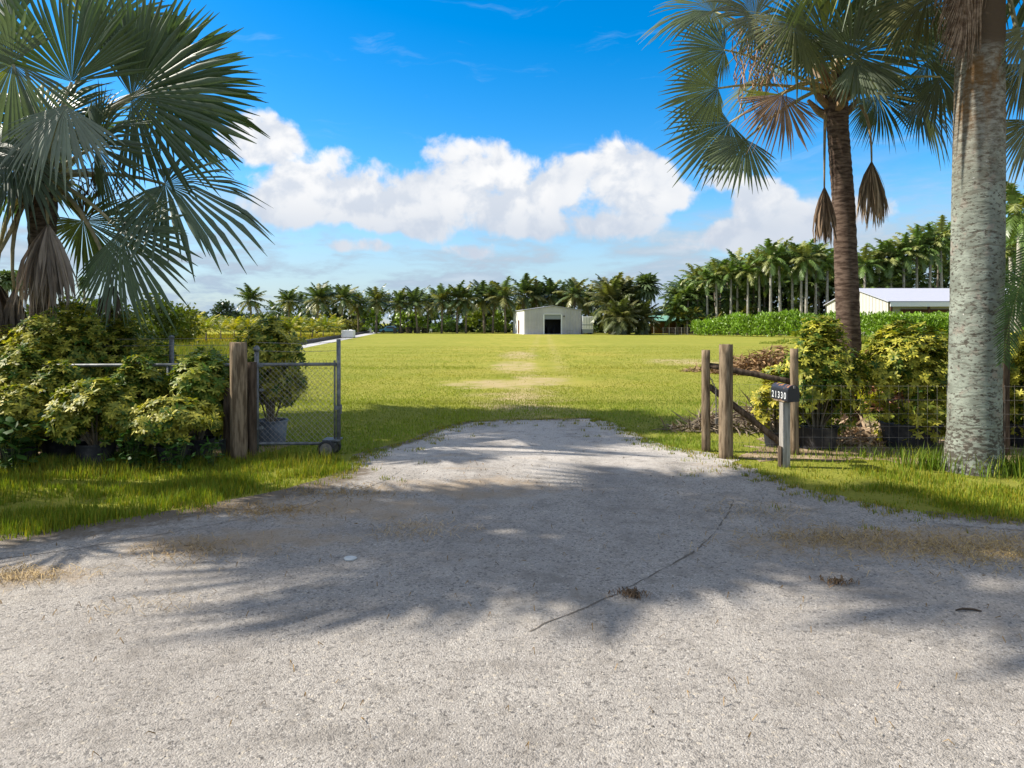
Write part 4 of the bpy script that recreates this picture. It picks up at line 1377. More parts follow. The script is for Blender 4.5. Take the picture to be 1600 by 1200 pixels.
gs = empty('green_roof_shed', (P(1022, 0, 138).x, 138, 0), 'low open shed with a green roof, between the palm clump and the wood', 'shed')
mb = MB(); mb.poly([(-.3, -.4, 2.55), (9.3, -.4, 2.55), (9.3, 4, 3.65), (-.3, 4, 3.65)]); mb.poly([(-.3, -.4, 2.45), (-.3, 4, 3.55), (9.3, 4, 3.55), (9.3, -.4, 2.45)]); mb.box((-.3, -.44, 2.4), (9.3, -.4, 2.62)); mb.build('roof', GREENR, gs)
for x in (0, 3, 6, 9):
    mb = MB(); mb.box((x - .08, -.1, 0), (x + .08, .06, 2.5)); mb.build('post', TRUNK_PALE, gs)
mb = MB(); mb.box((-.1, 3.4, 0), (9, 3.6, 3.3)); mb.build('back_wall', BROWN, gs)
wf = empty('wire_fence', (P(1036, 0, 124).x, 124, 0), 'short wire fence with pale posts in front of the green-roofed shed', 'fence')
for k in range(6):
    mb = MB(); mb.tube([(k * 1.1, 0, 0), (k * 1.1, 0, 1.35)], .05, 6); mb.build('post', TRUNK_PALE, wf)
mb = MB()
for z in np.linspace(.15, 1.3, 6): mb.tube([(0, 0, z), (5.5, 0, z)], .012, 4)
mb.build('wire', WIRE, wf)

hs_ = empty('grey_house', (P(533, 0, 172).x, 172, 0), 'small pale grey gabled house behind the nursery palms, left of the blue car', 'house')
mb = MB()
mb.poly([(0, 0, 0), (7.5, 0, 0), (7.5, 0, 2.6), (3.7, 0, 4.2), (0, 0, 2.6)]); mb.poly([(0, 8, 0), (0, 0, 0), (0, 0, 2.6), (0, 8, 2.6)]); mb.poly([(7.5, 0, 0), (7.5, 8, 0), (7.5, 8, 2.6), (7.5, 0, 2.6)])
mb.build('wall', HOUSEW, hs_)
mb = MB()
mb.poly([(-.4, -.4, 2.5), (3.7, -.4, 4.35), (3.7, 8.4, 4.35), (-.4, 8.4, 2.5)]); mb.poly([(3.7, -.4, 4.35), (7.9, -.4, 2.5), (7.9, 8.4, 2.5), (3.7, 8.4, 4.35)])
mb.build('roof', ROOFW, hs_)
mb = MB(); mb.box((.5, -.08, .2), (5, -.01, 2.3)); mb.build('garage_opening', DARK, hs_)

wt = empty('white_tank', (P(533, 0, 99).x, 99, 0), 'white box-shaped water tank at the edge of the crop field', 'tank')
mb = MB(); mb.box((0, 0, .06), (1.75, 1.3, 1.1)); ob = mb.build('body', WHITEW, wt)
bv = ob.modifiers.new('bevel', 'BEVEL'); bv.width = .12; bv.segments = 3
mb = MB(); mb.box((-.04, -.04, 0), (1.79, 1.34, .06)); mb.build('pallet', WOOD_GREY, wt)
mb = MB(); mb.tube([(1.2, .65, 1.08), (1.2, .65, 1.22)], .22, 12); mb.build('lid', WHITEW, wt)

# a covered blue car, stacked pots, chair, white cabinet
CARB = mat('blue_paint', (.10, .28, .50), .35, spec=.5)
cr_ = empty('blue_car', (P(593, 0, 152).x, 152, 0), 'blue car parked under the palms left of the dark pots', 'car')
mb = MB()
prof = [(0, .35), (0, .8), (.9, .95), (1.6, 1.45), (3.1, 1.45), (3.7, .95), (4.2, .85), (4.2, .35)]
b = len(mb.v)
for y in (0, 1.7):
    for x, z in prof: mb.vert((x, y + (.18 if z > 1.2 and y == 0 else -.18 if z > 1.2 else 0), z))
k8 = len(prof)
mb.face(*range(k8)[::-1]); mb.face(*range(k8, 2 * k8))
for i in range(k8):
    mb.face(i, (i + 1) % k8, k8 + (i + 1) % k8, k8 + i)
mb.build('body', CARB, cr_)
mb = MB(); mb.poly([(1.25, -.02, 1.0), (3.5, -.02, 1.0), (3.05, .14, 1.38), (1.68, .14, 1.38)]); mb.build('window', DARK, cr_)
for x in (.85, 3.4):
    mb = MB(); mb.tube([(x, -.05, .33), (x, .2, .33)], .33, 12); mb.build('wheel', RUBBER, cr_)
for k in range(9):
    px = 617 + k * 6.2
    X, Y = P(px, 0, 150).x, 150 + (k % 2) * 1.2
    mb = MB()
    hh = 1.15 + .25 * math.sin(k * 2.3)
    for q in range(4):
        mb.tube([(0, 0, q * hh / 4), (0, 0, (q + .9) * hh / 4)], [.34, .42], 10)
    o = mb.build('pot_stack', POT if k % 3 else TRUNK_COCO)
    o.location = (X, Y, 0)
    tag(o, f'stack of dark nursery pots, {ORD[k]} to the right of the blue car', 'pot', 'stacked pots under the palms')
chx = empty('white_chair', (P(673, 0, 148).x, 148, 0), 'white plastic garden chair at the right end of the dark pot stacks', 'chair')
mb = MB(); mb.box((-.25, -.25, .42), (.25, .25, .47)); mb.build('seat', WHITEW, chx)
mb = MB(); mb.box((-.25, .22, .47), (.25, .27, .95)); mb.build('backrest', WHITEW, chx)
for x, y in ((-.25, -.25), (.2, -.25), (-.25, .2), (.2, .2)):
    mb = MB(); mb.box((x, y, 0), (x + .05, y + .05, .42)); mb.build('leg', WHITEW, chx)
cb = empty('white_cabinet', (P(574, 0, 155).x, 155, 0), 'white upright box standing between the grey house and the blue car', 'cabinet')
mb = MB(); mb.box((0, 0, .1), (1.0, .8, 2.2)); mb.build('body', WHITEW, cb)
mb = MB(); mb.box((.05, -.04, .15), (.48, -.002, 2.15)); mb.box((.52, -.04, .15), (.95, -.002, 2.15)); mb.build('door', WHITEW, cb)
mb = MB()
nst = 46
for k in range(nst):                        # black pots edging the path
    f = k / (nst - 1)
    Y = 51 * (160 / 51) ** f
    X = -18.3 - (Y - 50) * .131
    mb.box((X - .35, Y - .75 * Y / 60, 0), (X + .2, Y + .75 * Y / 60, .30 + .04 * (k % 3)))
tag(mb.build('black_edging', POT), 'low black plastic edging between the crop field and the grey path', 'edging')

# ------------------------------------------------------------------ left gate
YG = 11.1
gt = empty('sliding_gate', (P(529, 0, YG).x, YG, 0), 'galvanised chain-link rolling gate standing open at the left', 'gate')
GX = lambda px: (px - 529) * YG / F
GZ = lambda py: CAM_H - (py - HY) * YG / F
def pipe(name, pts, r, m=GALV, parent=gt, n=10):
    mb = MB(); mb.tube(pts, r, n); return mb.build(name, m, parent, smooth=True)
LX = -6.3
pipe('end_post', [(0, 0, GZ(694)), (0, 0, GZ(530))], .034)
pipe('stile', [(GX(523), 0, GZ(696)), (GX(523), 0, GZ(563))], .016)
pipe('top_rail', [(-.03, 0, GZ(569)), (LX, 0, GZ(572))], .026)
pipe('middle_rail', [(GX(388), .03, GZ(602)), (LX, .03, GZ(604))], .022)
pipe('bottom_rail', [(-.03, 0, GZ(693)), (LX, 0, GZ(694))], .024)
pipe('lower_rail', [(GX(398), .06, GZ(701)), (LX, .06, GZ(702))], .018)
for x in (GX(262), GX(120), GX(0), GX(-120)):
    pipe('stile', [(x, 0, GZ(694)), (x, 0, GZ(572))], .018)
mb = MB()
zb, zt = GZ(691), GZ(571)
sp_ = .088
w0, w1 = GX(366), GX(523)
for sg in (1, -1):
    for k in range(int((w1 - w0 + (zt - zb)) / sp_) + 2):
        # line x = c + sg*(z-zb)
        c = (w0 - (zt - zb) if sg > 0 else w0) + k * sp_
        zz = [zb, zt]; xx = [c, c + sg * (zt - zb)]
        (x0, z0), (x1, z1) = (xx[0], zb), (xx[1], zt)
        if sg > 0:
            if x0 < w0: z0 += w0 - x0; x0 = w0
            if x1 > w1: z1 -= x1 - w1; x1 = w1
        else:
            if x0 > w1: z0 += x0 - w1; x0 = w1
            if x1 < w0: z1 -= w0 - x1; x1 = w0
        if z1 - z0 > .02:
            mb.tube([(x0, .006 * sg, z0), (x1, .006 * sg, z1)], .0028, 3, cap=False)
mb.build('chain_link', WIRE, gt)['kind'] = 'stuff'
mb = MB()
for k in range(16):                        # twisted wire ends over the top rail
    x = GX(440) + k * (GX(520) - GX(440)) / 15
    mb.tube([(x, 0, GZ(571)), (x + .01, 0, GZ(563))], .003, 3)
mb.build('wire_ends', WIRE, gt)
for py in (535, 548):
    mb = MB()
    x0, x1 = GX(400), -.01
    mb.tube([(x0, .02, GZ(py)), ((x0 + x1) / 2, .02, GZ(py + 2)), (x1, .02, GZ(py))], .003, 4)
    for k in range(1, 9):
        x = x0 + (x1 - x0) * k / 9
        mb.tube([(x - .015, .0, GZ(py + 1) - .012), (x + .015, .03, GZ(py + 1) + .012)], .002, 3)
    mb.build('barbed_wire', WIRE, gt)
mb = MB(); mb.box((-.05, -.06, GZ(640)), (.05, .03, GZ(634))); mb.box((.03, -.05, GZ(646)), (.055, -.01, GZ(632))); mb.build('latch', GALV, gt)
def wheel(x, y, z, r):
    mb = MB()
    n = 22
    prof = [(-.035, r * .72), (-.03, r * .96), (-.012, r), (.012, r), (.03, r * .96), (.035, r * .72)]
    rings = []
    for dy_, rr in prof:
        rings.append([mb.vert((x + rr * math.cos(2 * math.pi * k / n), y + dy_, z + rr * math.sin(2 * math.pi * k / n))) for k in range(n)])
    for a, b in zip(rings, rings[1:]):
        for k in range(n): mb.face(a[k], a[(k + 1) % n], b[(k + 1) % n], b[k])
    wh = mb.build('wheel', RUBBER, gt, smooth=True)
    mb = MB(); mb.tube([(x, y - .028, z), (x, y + .028, z)], r * .73, n); mb.tube([(x, y - .05, z), (x, y + .05, z)], r * .25, 10); mb.build('hub', GALV2, wh)
GALV2 = mat('dull_steel', (.16, .15, .14), .6, (.24, .21, .18), 15, metal=.3)
wheel(GX(514), -.16, .125, .135)
wheel(GX(518), .11, .125, .125)
mb = MB(); mb.tube([(GX(514), -.2, .125), (GX(514), .16, .125)], .016, 8); mb.box((GX(512), -.10, .125), (GX(517), -.09, .25)); mb.box((GX(506), -.10, .235), (.03, .16, .26)); mb.box((GX(513), .14, .115), (GX(521), .16, .25)); mb.build('wheel_fork', GALV, gt)

# fence posts that carry the gate
def log(name, px, Y, top, r, m, label, lean=(0, 0), groove=False, group=None, cat='post'):
    mb = MB()
    n = 22
    x = P(px, 0, Y).x
    zt = CAM_H - (top - HY) * Y / F
    N = 14
    rings = []
    seed = random.uniform(0, 9)
    for i in range(N):
        z = -.05 + (zt + .05) * i / (N - 1)
        ring = []
        for k in range(n):
            a = 2 * math.pi * k / n
            rr = r * (1 + .035 * math.sin(3 * a + seed + z * 1.3) + .02 * math.sin(7 * a + z * 4 + seed) + random.uniform(-.008, .008)) * (1.05 - .05 * i / N)
            if groove:
                da = (a - R(285) + math.pi) % (2 * math.pi) - math.pi
                rr *= 1 - .22 * math.exp(-(da / .16) ** 2) * min(1, 2 * (1 - abs(i / N - .55)))
            dz = random.uniform(-.006, .006) if i == N - 1 else 0
            ring.append(mb.vert((lean[0] * i / N + rr * math.cos(a), lean[1] * i / N + rr * math.sin(a), z + dz)))
        rings.append(ring)
    for a, b in zip(rings, rings[1:]):
        for k in range(n): mb.face(a[k], a[(k + 1) % n], b[(k + 1) % n], b[k])
    mb.face(*rings[-1]); mb.face(*rings[0][::-1])
    o = mb.build(name, m, smooth=False)
    me = o.data
    me.polygons.foreach_set('use_smooth', [len(p.vertices) == 4 for p in me.polygons])
    o.location = (x, Y, 0)
    if label: tag(o, label, cat, group)
    return o


log('wooden_post', 372.5, 10.65, 535, .122, WOOD, 'thick split wooden post standing in front of the rolling gate', groove=True)
log('wooden_post', 355, 10.85, 606, .055, WOOD_DARK, 'thin dark stake leaning on the left of the thick split post')
log('wooden_post', 393, 10.88, 566, .075, WOOD_DARK, 'dark wooden post between the thick split post and the steel gate post')
log('wooden_post', 213, 11.35, 566, .085, WOOD_DARK, 'dark wooden fence post amid the left bushes, behind the rails', lean=(-.03, 0))
log('wooden_post', 130, 12.0, 560, .09, WOOD_GREY, 'grey fence post almost buried in leaves at far left')
sp = empty('steel_post', (P(401, 0, 10.98).x, 10.98, 0), 'galvanised steel gate post with domed cap beside the dark wooden post', 'post')
mb = MB(); mb.tube([(0, 0, -.05), (0, 0, 1.68)], .036, 12); mb.build('pole', GALV, sp, smooth=True)
mb = MB(); mb.tube([(0, 0, 1.66), (0, 0, 1.70), (0, 0, 1.735), (0, 0, 1.75)], [.05, .052, .035, .01], 12); mb.build('cap', GALV, sp, smooth=True)
for z in (.45, 1.05, 1.43):
    mb = MB(); mb.tube([(0, 0, z - .02), (0, 0, z + .02)], .044, 12); mb.box((.0, -.03, z - .018), (.10, .03, z + .018)); mb.build('clamp', GALV, sp)
sp = empty('steel_post', (P(268, 0, 12.4).x, 12.4, 0), 'grey steel fence post poking up among the left bushes', 'post')
mb = MB(); mb.tube([(0, 0, -.05), (0, 0, 1.84)], .04, 12); mb.build('pole', GALV, sp, smooth=True)
mb = MB(); mb.tube([(0, 0, 1.83), (0, 0, 1.87), (0, 0, 1.89)], [.05, .046, .01], 12); mb.build('cap', GALV, sp, smooth=True)
wl = empty('strand_fence', (-11, 12.3, 0), 'thin horizontal fence wires threaded through the left bushes', 'fence')
for z in (1.55, 1.72, 1.84, 1.0):
    mb = MB(); mb.tube([(0, 0, z), (3, 0, z - .03), (7.0, 0, z)], .004, 4); mb.build('wire', WIRE, wl)
mb = MB()
A, B = P(346, 690, 10.9), P(353, 688, 10.7)
mb.poly([P(342, 690, 11.0), P(353, 685, 10.72), P(352, 716, 10.72), P(348, 714, 10.8)])
mb.poly([P(353, 685, 10.71), P(342, 690, 10.99), P(348, 714, 10.79), P(352, 716, 10.71)])
tag(mb.build('guide_plate', GALV), 'bent galvanised guide plate at the foot of the thick split post', 'metal plate')

# ------------------------------------------------------------------ right fence
fn = empty('brace_fence', (0, 0, 0), 'weathered log fence end with slanting brace, on the right of the drive', 'fence')
p1 = log('post', 1103, 11.45, 547, .068, WOOD, None); p1.parent = fn
p3 = log('post', 1241, 11.15, 545, .063, WOOD, None); p3.parent = fn
def rail(name, a, b, r, m):
    mb = MB()
    pts = [a.lerp(b, i / 8) + Vector((0, 0, random.uniform(-.006, .006))) for i in range(9)]
    mb.tube(pts, [r * random.uniform(.94, 1.06) for _ in pts], 12)
    return mb.build(name, m, fn, smooth=True)
rail('rail', P(1109, 571, 11.42), P(1238, 597, 11.19), .047, WOOD_DARK)
rail('brace', P(1108, 603, 11.44), P(1239, 707, 11.19), .052, WOOD_DARK)
mb = MB()
a, b = P(1109, 571, 11.45), P(1238, 600, 11.2)
for z in (.15, .32, .5, .7, .9, 1.1):
    mb.tube([(a.x, a.y + .05, z), (b.x, b.y + .05, z)], .0016, 3)
for k in range(9):
    f = k / 8
    mb.tube([(a.x + (b.x - a.x) * f, a.y + .05 + (b.y - a.y) * f, .05), (a.x + (b.x - a.x) * f, a.y + .05 + (b.y - a.y) * f, 1.1)], .0016, 3)
# runs on to the right
b0_, c0_ = Vector((b.x, 11.15, 0)), Vector((10.5, 10.95, 0))
for z in (.12, .28, .46, .66, .88, 1.1):
    mb.tube([b0_ + Vector((0, 0, z)), c0_ + Vector((0, 0, z))], .0016, 3)
for k in range(1, 40):
    q = b0_.lerp(c0_, k / 40)
    mb.tube([q + Vector((0, 0, .02)), q + Vector((0, 0, 1.12))], .0016, 3)
mb.build('wire_mesh', WIRE, fn)['kind'] = 'stuff'
log('wooden_post', 1134.5, 10.85, 538, .103, WOOD, 'stout round wooden gate post on the right of the drive')
log('wooden_post', 1566, 11.2, 480, .10, WOOD_DARK, 'dark fence post half hidden behind the thick grey palm trunk')
# chain on the slim post
ch = MB()
c0 = P(1110, 590, 11.38)
pt = [c0]
for k in range(22):
    pt.append(pt[-1] + Vector((.014 if k < 6 else .0, -.002, -.030)))
for k, (p, q) in enumerate(zip(pt, pt[1:])):
    n = 10
    ax = (q - p).normalized(); sd_ = Vector((1, 0, 0)) if k % 2 else Vector((0, 1, 0))
    mid = (p + q) / 2
    ring = [mid + ax * .024 * math.cos(2 * math.pi * j / n) + sd_ * .013 * math.sin(2 * math.pi * j / n) for j in range(n + 1)]
    ch.tube(ring, .0048, 5, cap=False)
ch.box((pt[-1].x - .02, pt[-1].y - .015, pt[-1].z - .09), (pt[-1].x + .02, pt[-1].y + .015, pt[-1].z - .01))
tag(ch.build('chain', GALV2), 'rusty steel chain dangling from the slim fence post on the right', 'chain')

# ------------------------------------------------------------------ mailbox
def rust_mat():
    m = bpy.data.materials.new('rusty_black_paint')
    m.use_nodes = True
    t = NT(m.node_tree)
    o = t.n('ShaderNodeOutputMaterial'); b = t.n('ShaderNodeBsdfPrincipled'); t.t.links.new(b.outputs[0], o.inputs[0])
    g = t.n('ShaderNodeTexCoord').outputs['Object']
    sp = t.n('ShaderNodeSeparateXYZ'); t.t.links.new(g, sp.inputs[0])
    nz = t.noise(g, 9, 6, .65)
    v = t.m('ADD', t.m('MULTIPLY', nz, 1.2), t.m('MULTIPLY', sp.outputs[2], 2.6))
    r = t.sstep(v, 1.20, 1.28)
    r = t.m('MAXIMUM', r, t.m('MULTIPLY', t.sstep(t.m('ADD', nz, t.m('MULTIPLY', sp.outputs[2], -9)), .48, .6), t.sstep(sp.outputs[2], .05, .02)))
    t.put(b.inputs['Base Color'], t.mix(r, t.mix(nz, (.008, .009, .013), (.024, .027, .036)), (.27, .11, .045)))
    t.put(b.inputs['Roughness'], t.mix(r, (.45,) * 3, (.85,) * 3))
    return m
MAILM = rust_mat()
YM = 10.17
MX = P(1231, 0, YM).x
mbp = empty('mailbox', (MX, YM, .975), 'black rusty mailbox numbered 21330 on a grey post by the drive', 'mailbox', rz=R(7))
# body: half-round top, length along +y (front at y=-.1)
def dome(w, h0, y, zoff=0, n=14):
    pts = [(-w / 2, y, zoff), (w / 2, y, zoff)]
    for k in range(n + 1):
        a = math.pi * k / n
        pts.append((w / 2 * math.cos(a), y, zoff + h0 + w / 2 * math.sin(a)))
    return pts
mb = MB()
A = [mb.vert(p) for p in dome(.165, .15, -.14)]
B = [mb.vert(p) for p in dome(.165, .15, .34)]
k_ = len(A)
for i in range(k_):
    mb.face(A[i], A[(i + 1) % k_], B[(i + 1) % k_], B[i])
mb.face(*B); mb.face(*A[::-1])
o = mb.build('body', MAILM, mbp)
mb = MB()
A = [mb.vert(p) for p in dome(.178, .15, -.165, -.004)]
B = [mb.vert(p) for p in dome(.178, .15, -.142, -.004)]
for i in range(k_):
    mb.face(A[i], A[(i + 1) % k_], B[(i + 1) % k_], B[i])
mb.face(*A[::-1]); mb.face(*B)
dd = mb.build('door', MAT_DOOR := mat('black_gloss', (.012, .013, .018), .35, spec=.5), mbp)
mb = MB(); mb.box((-.012, -.19, .19), (.012, -.166, .225)); mb.build('pull_tab', GALV2, dd)
# digits on the left side
WHITE = mat('white_vinyl', (.58, .60, .60), .5)
for i, ch_ in enumerate('21330'):
    cu = bpy.data.curves.new('digit', 'FONT')
    cu.body = ch_
    cu.size = .135
    cu.extrude = .0012
    cu.offset = .0015
    cu.align_x = 'CENTER'
    tmp = bpy.data.objects.new('digit_src', cu)
    COL.objects.link(tmp)
    dg = bpy.context.evaluated_depsgraph_get()
    me = bpy.data.meshes.new_from_object(tmp.evaluated_get(dg))
    bpy.data.objects.remove(tmp)
    me.materials.clear(); me.materials.append(WHITE)
    o = link('digit', me, mbp)
    # text x runs from the back (left in view) to the front, facing -x
    o.rotation_euler = (R(90), 0, R(-90))
    o.scale = (.92, 1, 1)
    o.location = (-.0845, .28 - i * .088, .028)
mp = empty('mailbox_post', (MX - .03, YM + .04, 0), 'weathered square grey post that carries the mailbox', 'post', rz=R(7))
mb = MB(); mb.box((-.058, -.058, -.05), (.058, .058, .955)); o = mb.build('post', WOOD_GREY, mp)
bv = o.modifiers.new('bevel', 'BEVEL'); bv.width = .008; bv.segments = 2
mb = MB(); mb.box((-.072, -.12, .956), (.072, .20, .974)); mb.build('board', WOOD, mp)
mb = MB(); mb.box((-.082, -.05, -.05), (-.06, .05, .30)); mb.build('splint', WOOD_DARK, mp)

# ------------------------------------------------------------------ variegated umbrella bushes in pots
LF_V = np.array([(0, 0, 0), (.17, .32, -.03), (.15, .72, -.02), (0, 1, -.10), (-.15, .72, -.02), (-.17, .32, -.03), (0, .5, .035)])
LF_F = np.array([(0, 1, 6), (1, 2, 6), (2, 3, 6), (3, 4, 6), (4, 5, 6), (5, 0, 6)])


def bush_arrays(nc, rad, leaf, seed, yellow=.55, green=(.045, .10, .014), gold=(.62, .54, .08), shoots=34):
    r = np.random.default_rng(seed)
    # shoots ending on the outside of an uneven body
    dirs = r.normal(0, 1, (shoots, 3)); dirs[:, 2] = np.where(r.random(shoots) < .6, np.abs(dirs[:, 2]), -.75 * np.abs(dirs[:, 2]))
    dirs[:6] = r.normal(0, .35, (6, 3)) + np.array((0, 0, 1.0))
    dirs /= np.linalg.norm(dirs, axis=1, keepdims=True)
    tips = dirs * r.uniform(.72, 1.12, (shoots, 1))
    idx = r.integers(0, shoots, nc)
    back = r.random(nc) ** 1.6
    p = tips[idx] * (1 - .5 * back)[:, None] + r.normal(0, .16, (nc, 3))
    pl = np.linalg.norm(p, axis=1, keepdims=True)
    p *= np.minimum(1, 1.1 / pl)
    p *= np.array(rad)
    out = p / np.array(rad)
    out /= np.linalg.norm(out, axis=1, keepdims=True) + 1e-9
    ax = out * .8 + r.normal(0, .35, (nc, 3)); ax[:, 2] += .55
    ax /= np.linalg.norm(ax, axis=1, keepdims=True)
    yl = np.clip(r.normal(yellow + .04, .38, nc) + .3 * (r.random(shoots)[idx] - .5), 0, 1)
    prt = []
    K = 7
    f0 = frames(ax, r.normal(0, 1, (nc, 3)))
    for k in range(K):
        a = 2 * math.pi * k / K + r.uniform(-.25, .25, nc)
        lat = f0[:, :, 0] * np.cos(a)[:, None] + f0[:, :, 2] * np.sin(a)[:, None]
        d = lat * .92 + ax * r.uniform(.0, .45, nc)[:, None]
        d[:, 2] -= r.uniform(.05, .3, nc)
        M = frames(d, ax) * (leaf * r.uniform(.75, 1.2, nc))[:, None, None]
        mixv = np.clip(yl + r.normal(0, .16, nc), 0, 1)[:, None]
        c = np.array(green) * (1 - mixv) + np.array(gold) * mixv
        c = c * r.uniform(.75, 1.25, (nc, 1))
        # variegation: pale margins, green middle
        cv = np.repeat(c[:, None, :], 7, 1)
        cv[:, 6] = c * .6 + np.array(green) * .5
        cv[:, 0] = cv[:, 6]
        prt.append(scatter(LF_V, LF_F, M, p, cv))
    return merge(prt), tips * np.array(rad)


def make_pot(root, r, h, m=POT):
    mb = MB()
    n = 24
    prof = [(.0, .005), (r * .86, .0), (r * .93, h * .5), (r, h * .93), (r * 1.05, h * .94), (r * 1.05, h), (r * .97, h), (r * .95, h * .85), (0, h * .84)]
    rings = [[mb.vert((rr * math.cos(2 * math.pi * k / n), rr * math.sin(2 * math.pi * k / n), z)) for k in range(n)] for rr, z in prof[1:-1]]
    for a, b in zip(rings, rings[1:]):
        for k in range(n): mb.face(a[k], a[(k + 1) % n], b[(k + 1) % n], b[k])
    mb.face(*rings[0][::-1]); mb.face(*rings[-1])
    return mb.build('pot', m, root, smooth=False)


def bush(px, Y, top, bot, wpx, label, seed, yellow=.55, pot=None, nc=520, leaf=.092, group='potted umbrella bushes', green=(.045, .10, .014), depth=None, potm=POT, gold=(.62, .54, .08), fat=.84):
    x = P(px, 0, Y).x
    zt, zb = P(0, top, Y).z, P(0, bot, Y).z
    r = empty('umbrella_bush', (x, Y, 0), label, 'bush', group)
    hw = wpx * Y / F / 2
    rz = (zt - zb) / 1.85
    (V, Fc, C), tips = bush_arrays(int(nc * 2.9), (hw * fat, depth or hw * .8, rz * .92), leaf, seed, yellow, green, gold)
    zc = zt - rz * .97
    V = V + np.array((0, 0, zc))
    V[:, 2] = np.maximum(V[:, 2], .03)
    fo = link('foliage', np_mesh('foliage', V, Fc, C, LEAF_BUSH), r)
    fo['kind'] = 'stuff'
    pr, ph = pot or (.26, max(.15, zb))
    mb = MB()
    for k in range(0, len(tips), 2):
        q = Vector(tips[k]) * .8 + Vector((0, 0, zc))
        q.z = max(q.z, .1)
        b_ = Vector((q.x * .15, q.y * .15, ph * .8))
        mb.tube(bez(b_, b_.lerp(q, .5) + Vector((0, 0, .12)), q, 5), [.016, .014, .012, .01, .006], 5)
    mb.build('stem', STEM, r)
    if pot:
        make_pot(r, pr, ph, potm)
    return r


# left, in front of the gate
bush(30, 10.25, 605, 700, 120, 'yellow-tipped umbrella bush at the left edge, before the gate rails', 1, .5, (.24, .3))
bush(150, 10.3, 594, 690, 150, 'yellow-green umbrella bush in a black tub, front row left of the leafy weeds', 2, .44, (.27, .34))
bush(272, 10.35, 622, 690, 150, 'gold-leaved umbrella bush spreading low in front of the gate, left of the split post', 3, .56, (.24, .3))
bush(-90, 10.3, 600, 700, 130, 'umbrella bush just outside the left frame edge, before the gate', 4, .6, (.24, .3))
# left, behind the gate
bush(62, 11.8, 500, 690, 130, 'umbrella bush behind the gate, in front of the dark palm trunk', 21, .4, (.28, .35), nc=560)
bush(20, 12.4, 512, 690, 170, 'tall dark umbrella bush behind the gate at the left edge', 5, .34, (.28, .35), nc=620)
bush(112, 12.3, 478, 690, 165, 'tallest umbrella bush behind the gate, under the dead palm skirt', 6, .38, (.28, .35), nc=700)
bush(195, 12.6, 486, 690, 130, 'tall umbrella bush behind the gate, below the drooping green fan', 7, .36, (.28, .35), nc=560)
bush(250, 12.5, 535, 690, 120, 'green umbrella bush behind the gate around the steel fence post', 8, .25, (.28, .35), nc=480, green=(.085, .15, .02))
bush(322, 12.2, 548, 680, 120, 'light green vine-covered bush behind the gate, left of the split post', 9, .25, (.28, .35), nc=480, leaf=.12, green=(.11, .19, .024))
bush(424, 12.15, 500, 628, 128, 'large umbrella bush in a grey-blue tub seen through the rolling gate', 10, .45, (.27, .42), nc=640, potm=POT_GREY)
bush(92, 10.9, 566, 690, 100, 'dark green umbrella bush tangled in the rails, between the two left front bushes', 31, .2, (.24, .3), nc=360)
bush(215, 10.85, 560, 690, 90, 'green umbrella bush tangled in the rails at the dark fence post', 32, .22, (.24, .3), nc=330, green=(.06, .12, .018))
bush(310, 10.95, 556, 660, 105, 'light green vine bush hanging over the gate rails, left of the split post', 33, .18, (.24, .3), nc=360, leaf=.11, green=(.085, .16, .022))
bush(30, 10.95, 545, 690, 110, 'dark umbrella bush tangled in the gate rails at the left edge', 34, .22, (.24, .3), nc=380)
bush(-90, 12.5, 505, 690, 190, 'umbrella bush outside the left frame edge, behind the gate', 11, .4, (.28, .35), nc=520)
# right
bush(1276, 11.75, 498, 686, 138, 'tall umbrella bush in a black tub right behind the mailbox', 12, .36, (.33, .38), nc=720, gold=(.70, .62, .085), leaf=.092, fat=.95)
bush(1212, 11.9, 576, 672, 78, 'small bright yellow umbrella shoots left of the mailbox', 13, .85, (.2, .25), nc=150, leaf=.10, gold=(.55, .46, .05))
bush(1422, 11.85, 505, 686, 152, 'broad golden umbrella bush in black tubs, left of the thick grey trunk', 14, .5, (.46, .42), nc=800, gold=(.70, .62, .085), leaf=.092, fat=.95)
bush(1612, 11.9, 520, 676, 130, 'golden umbrella bush at the right edge, beyond the thick grey trunk', 15, .66, (.42, .40), nc=560, gold=(.70, .62, .085), leaf=.092, fat=.95)
bush(1545, 12.3, 540, 676, 120, 'umbrella bush hidden for the most part behind the thick grey trunk', 16, .5, (.3, .35), nc=400)
bush(1730, 12.0, 520, 676, 150, 'umbrella bush just outside the right frame edge', 17, .6, (.3, .35), nc=400)

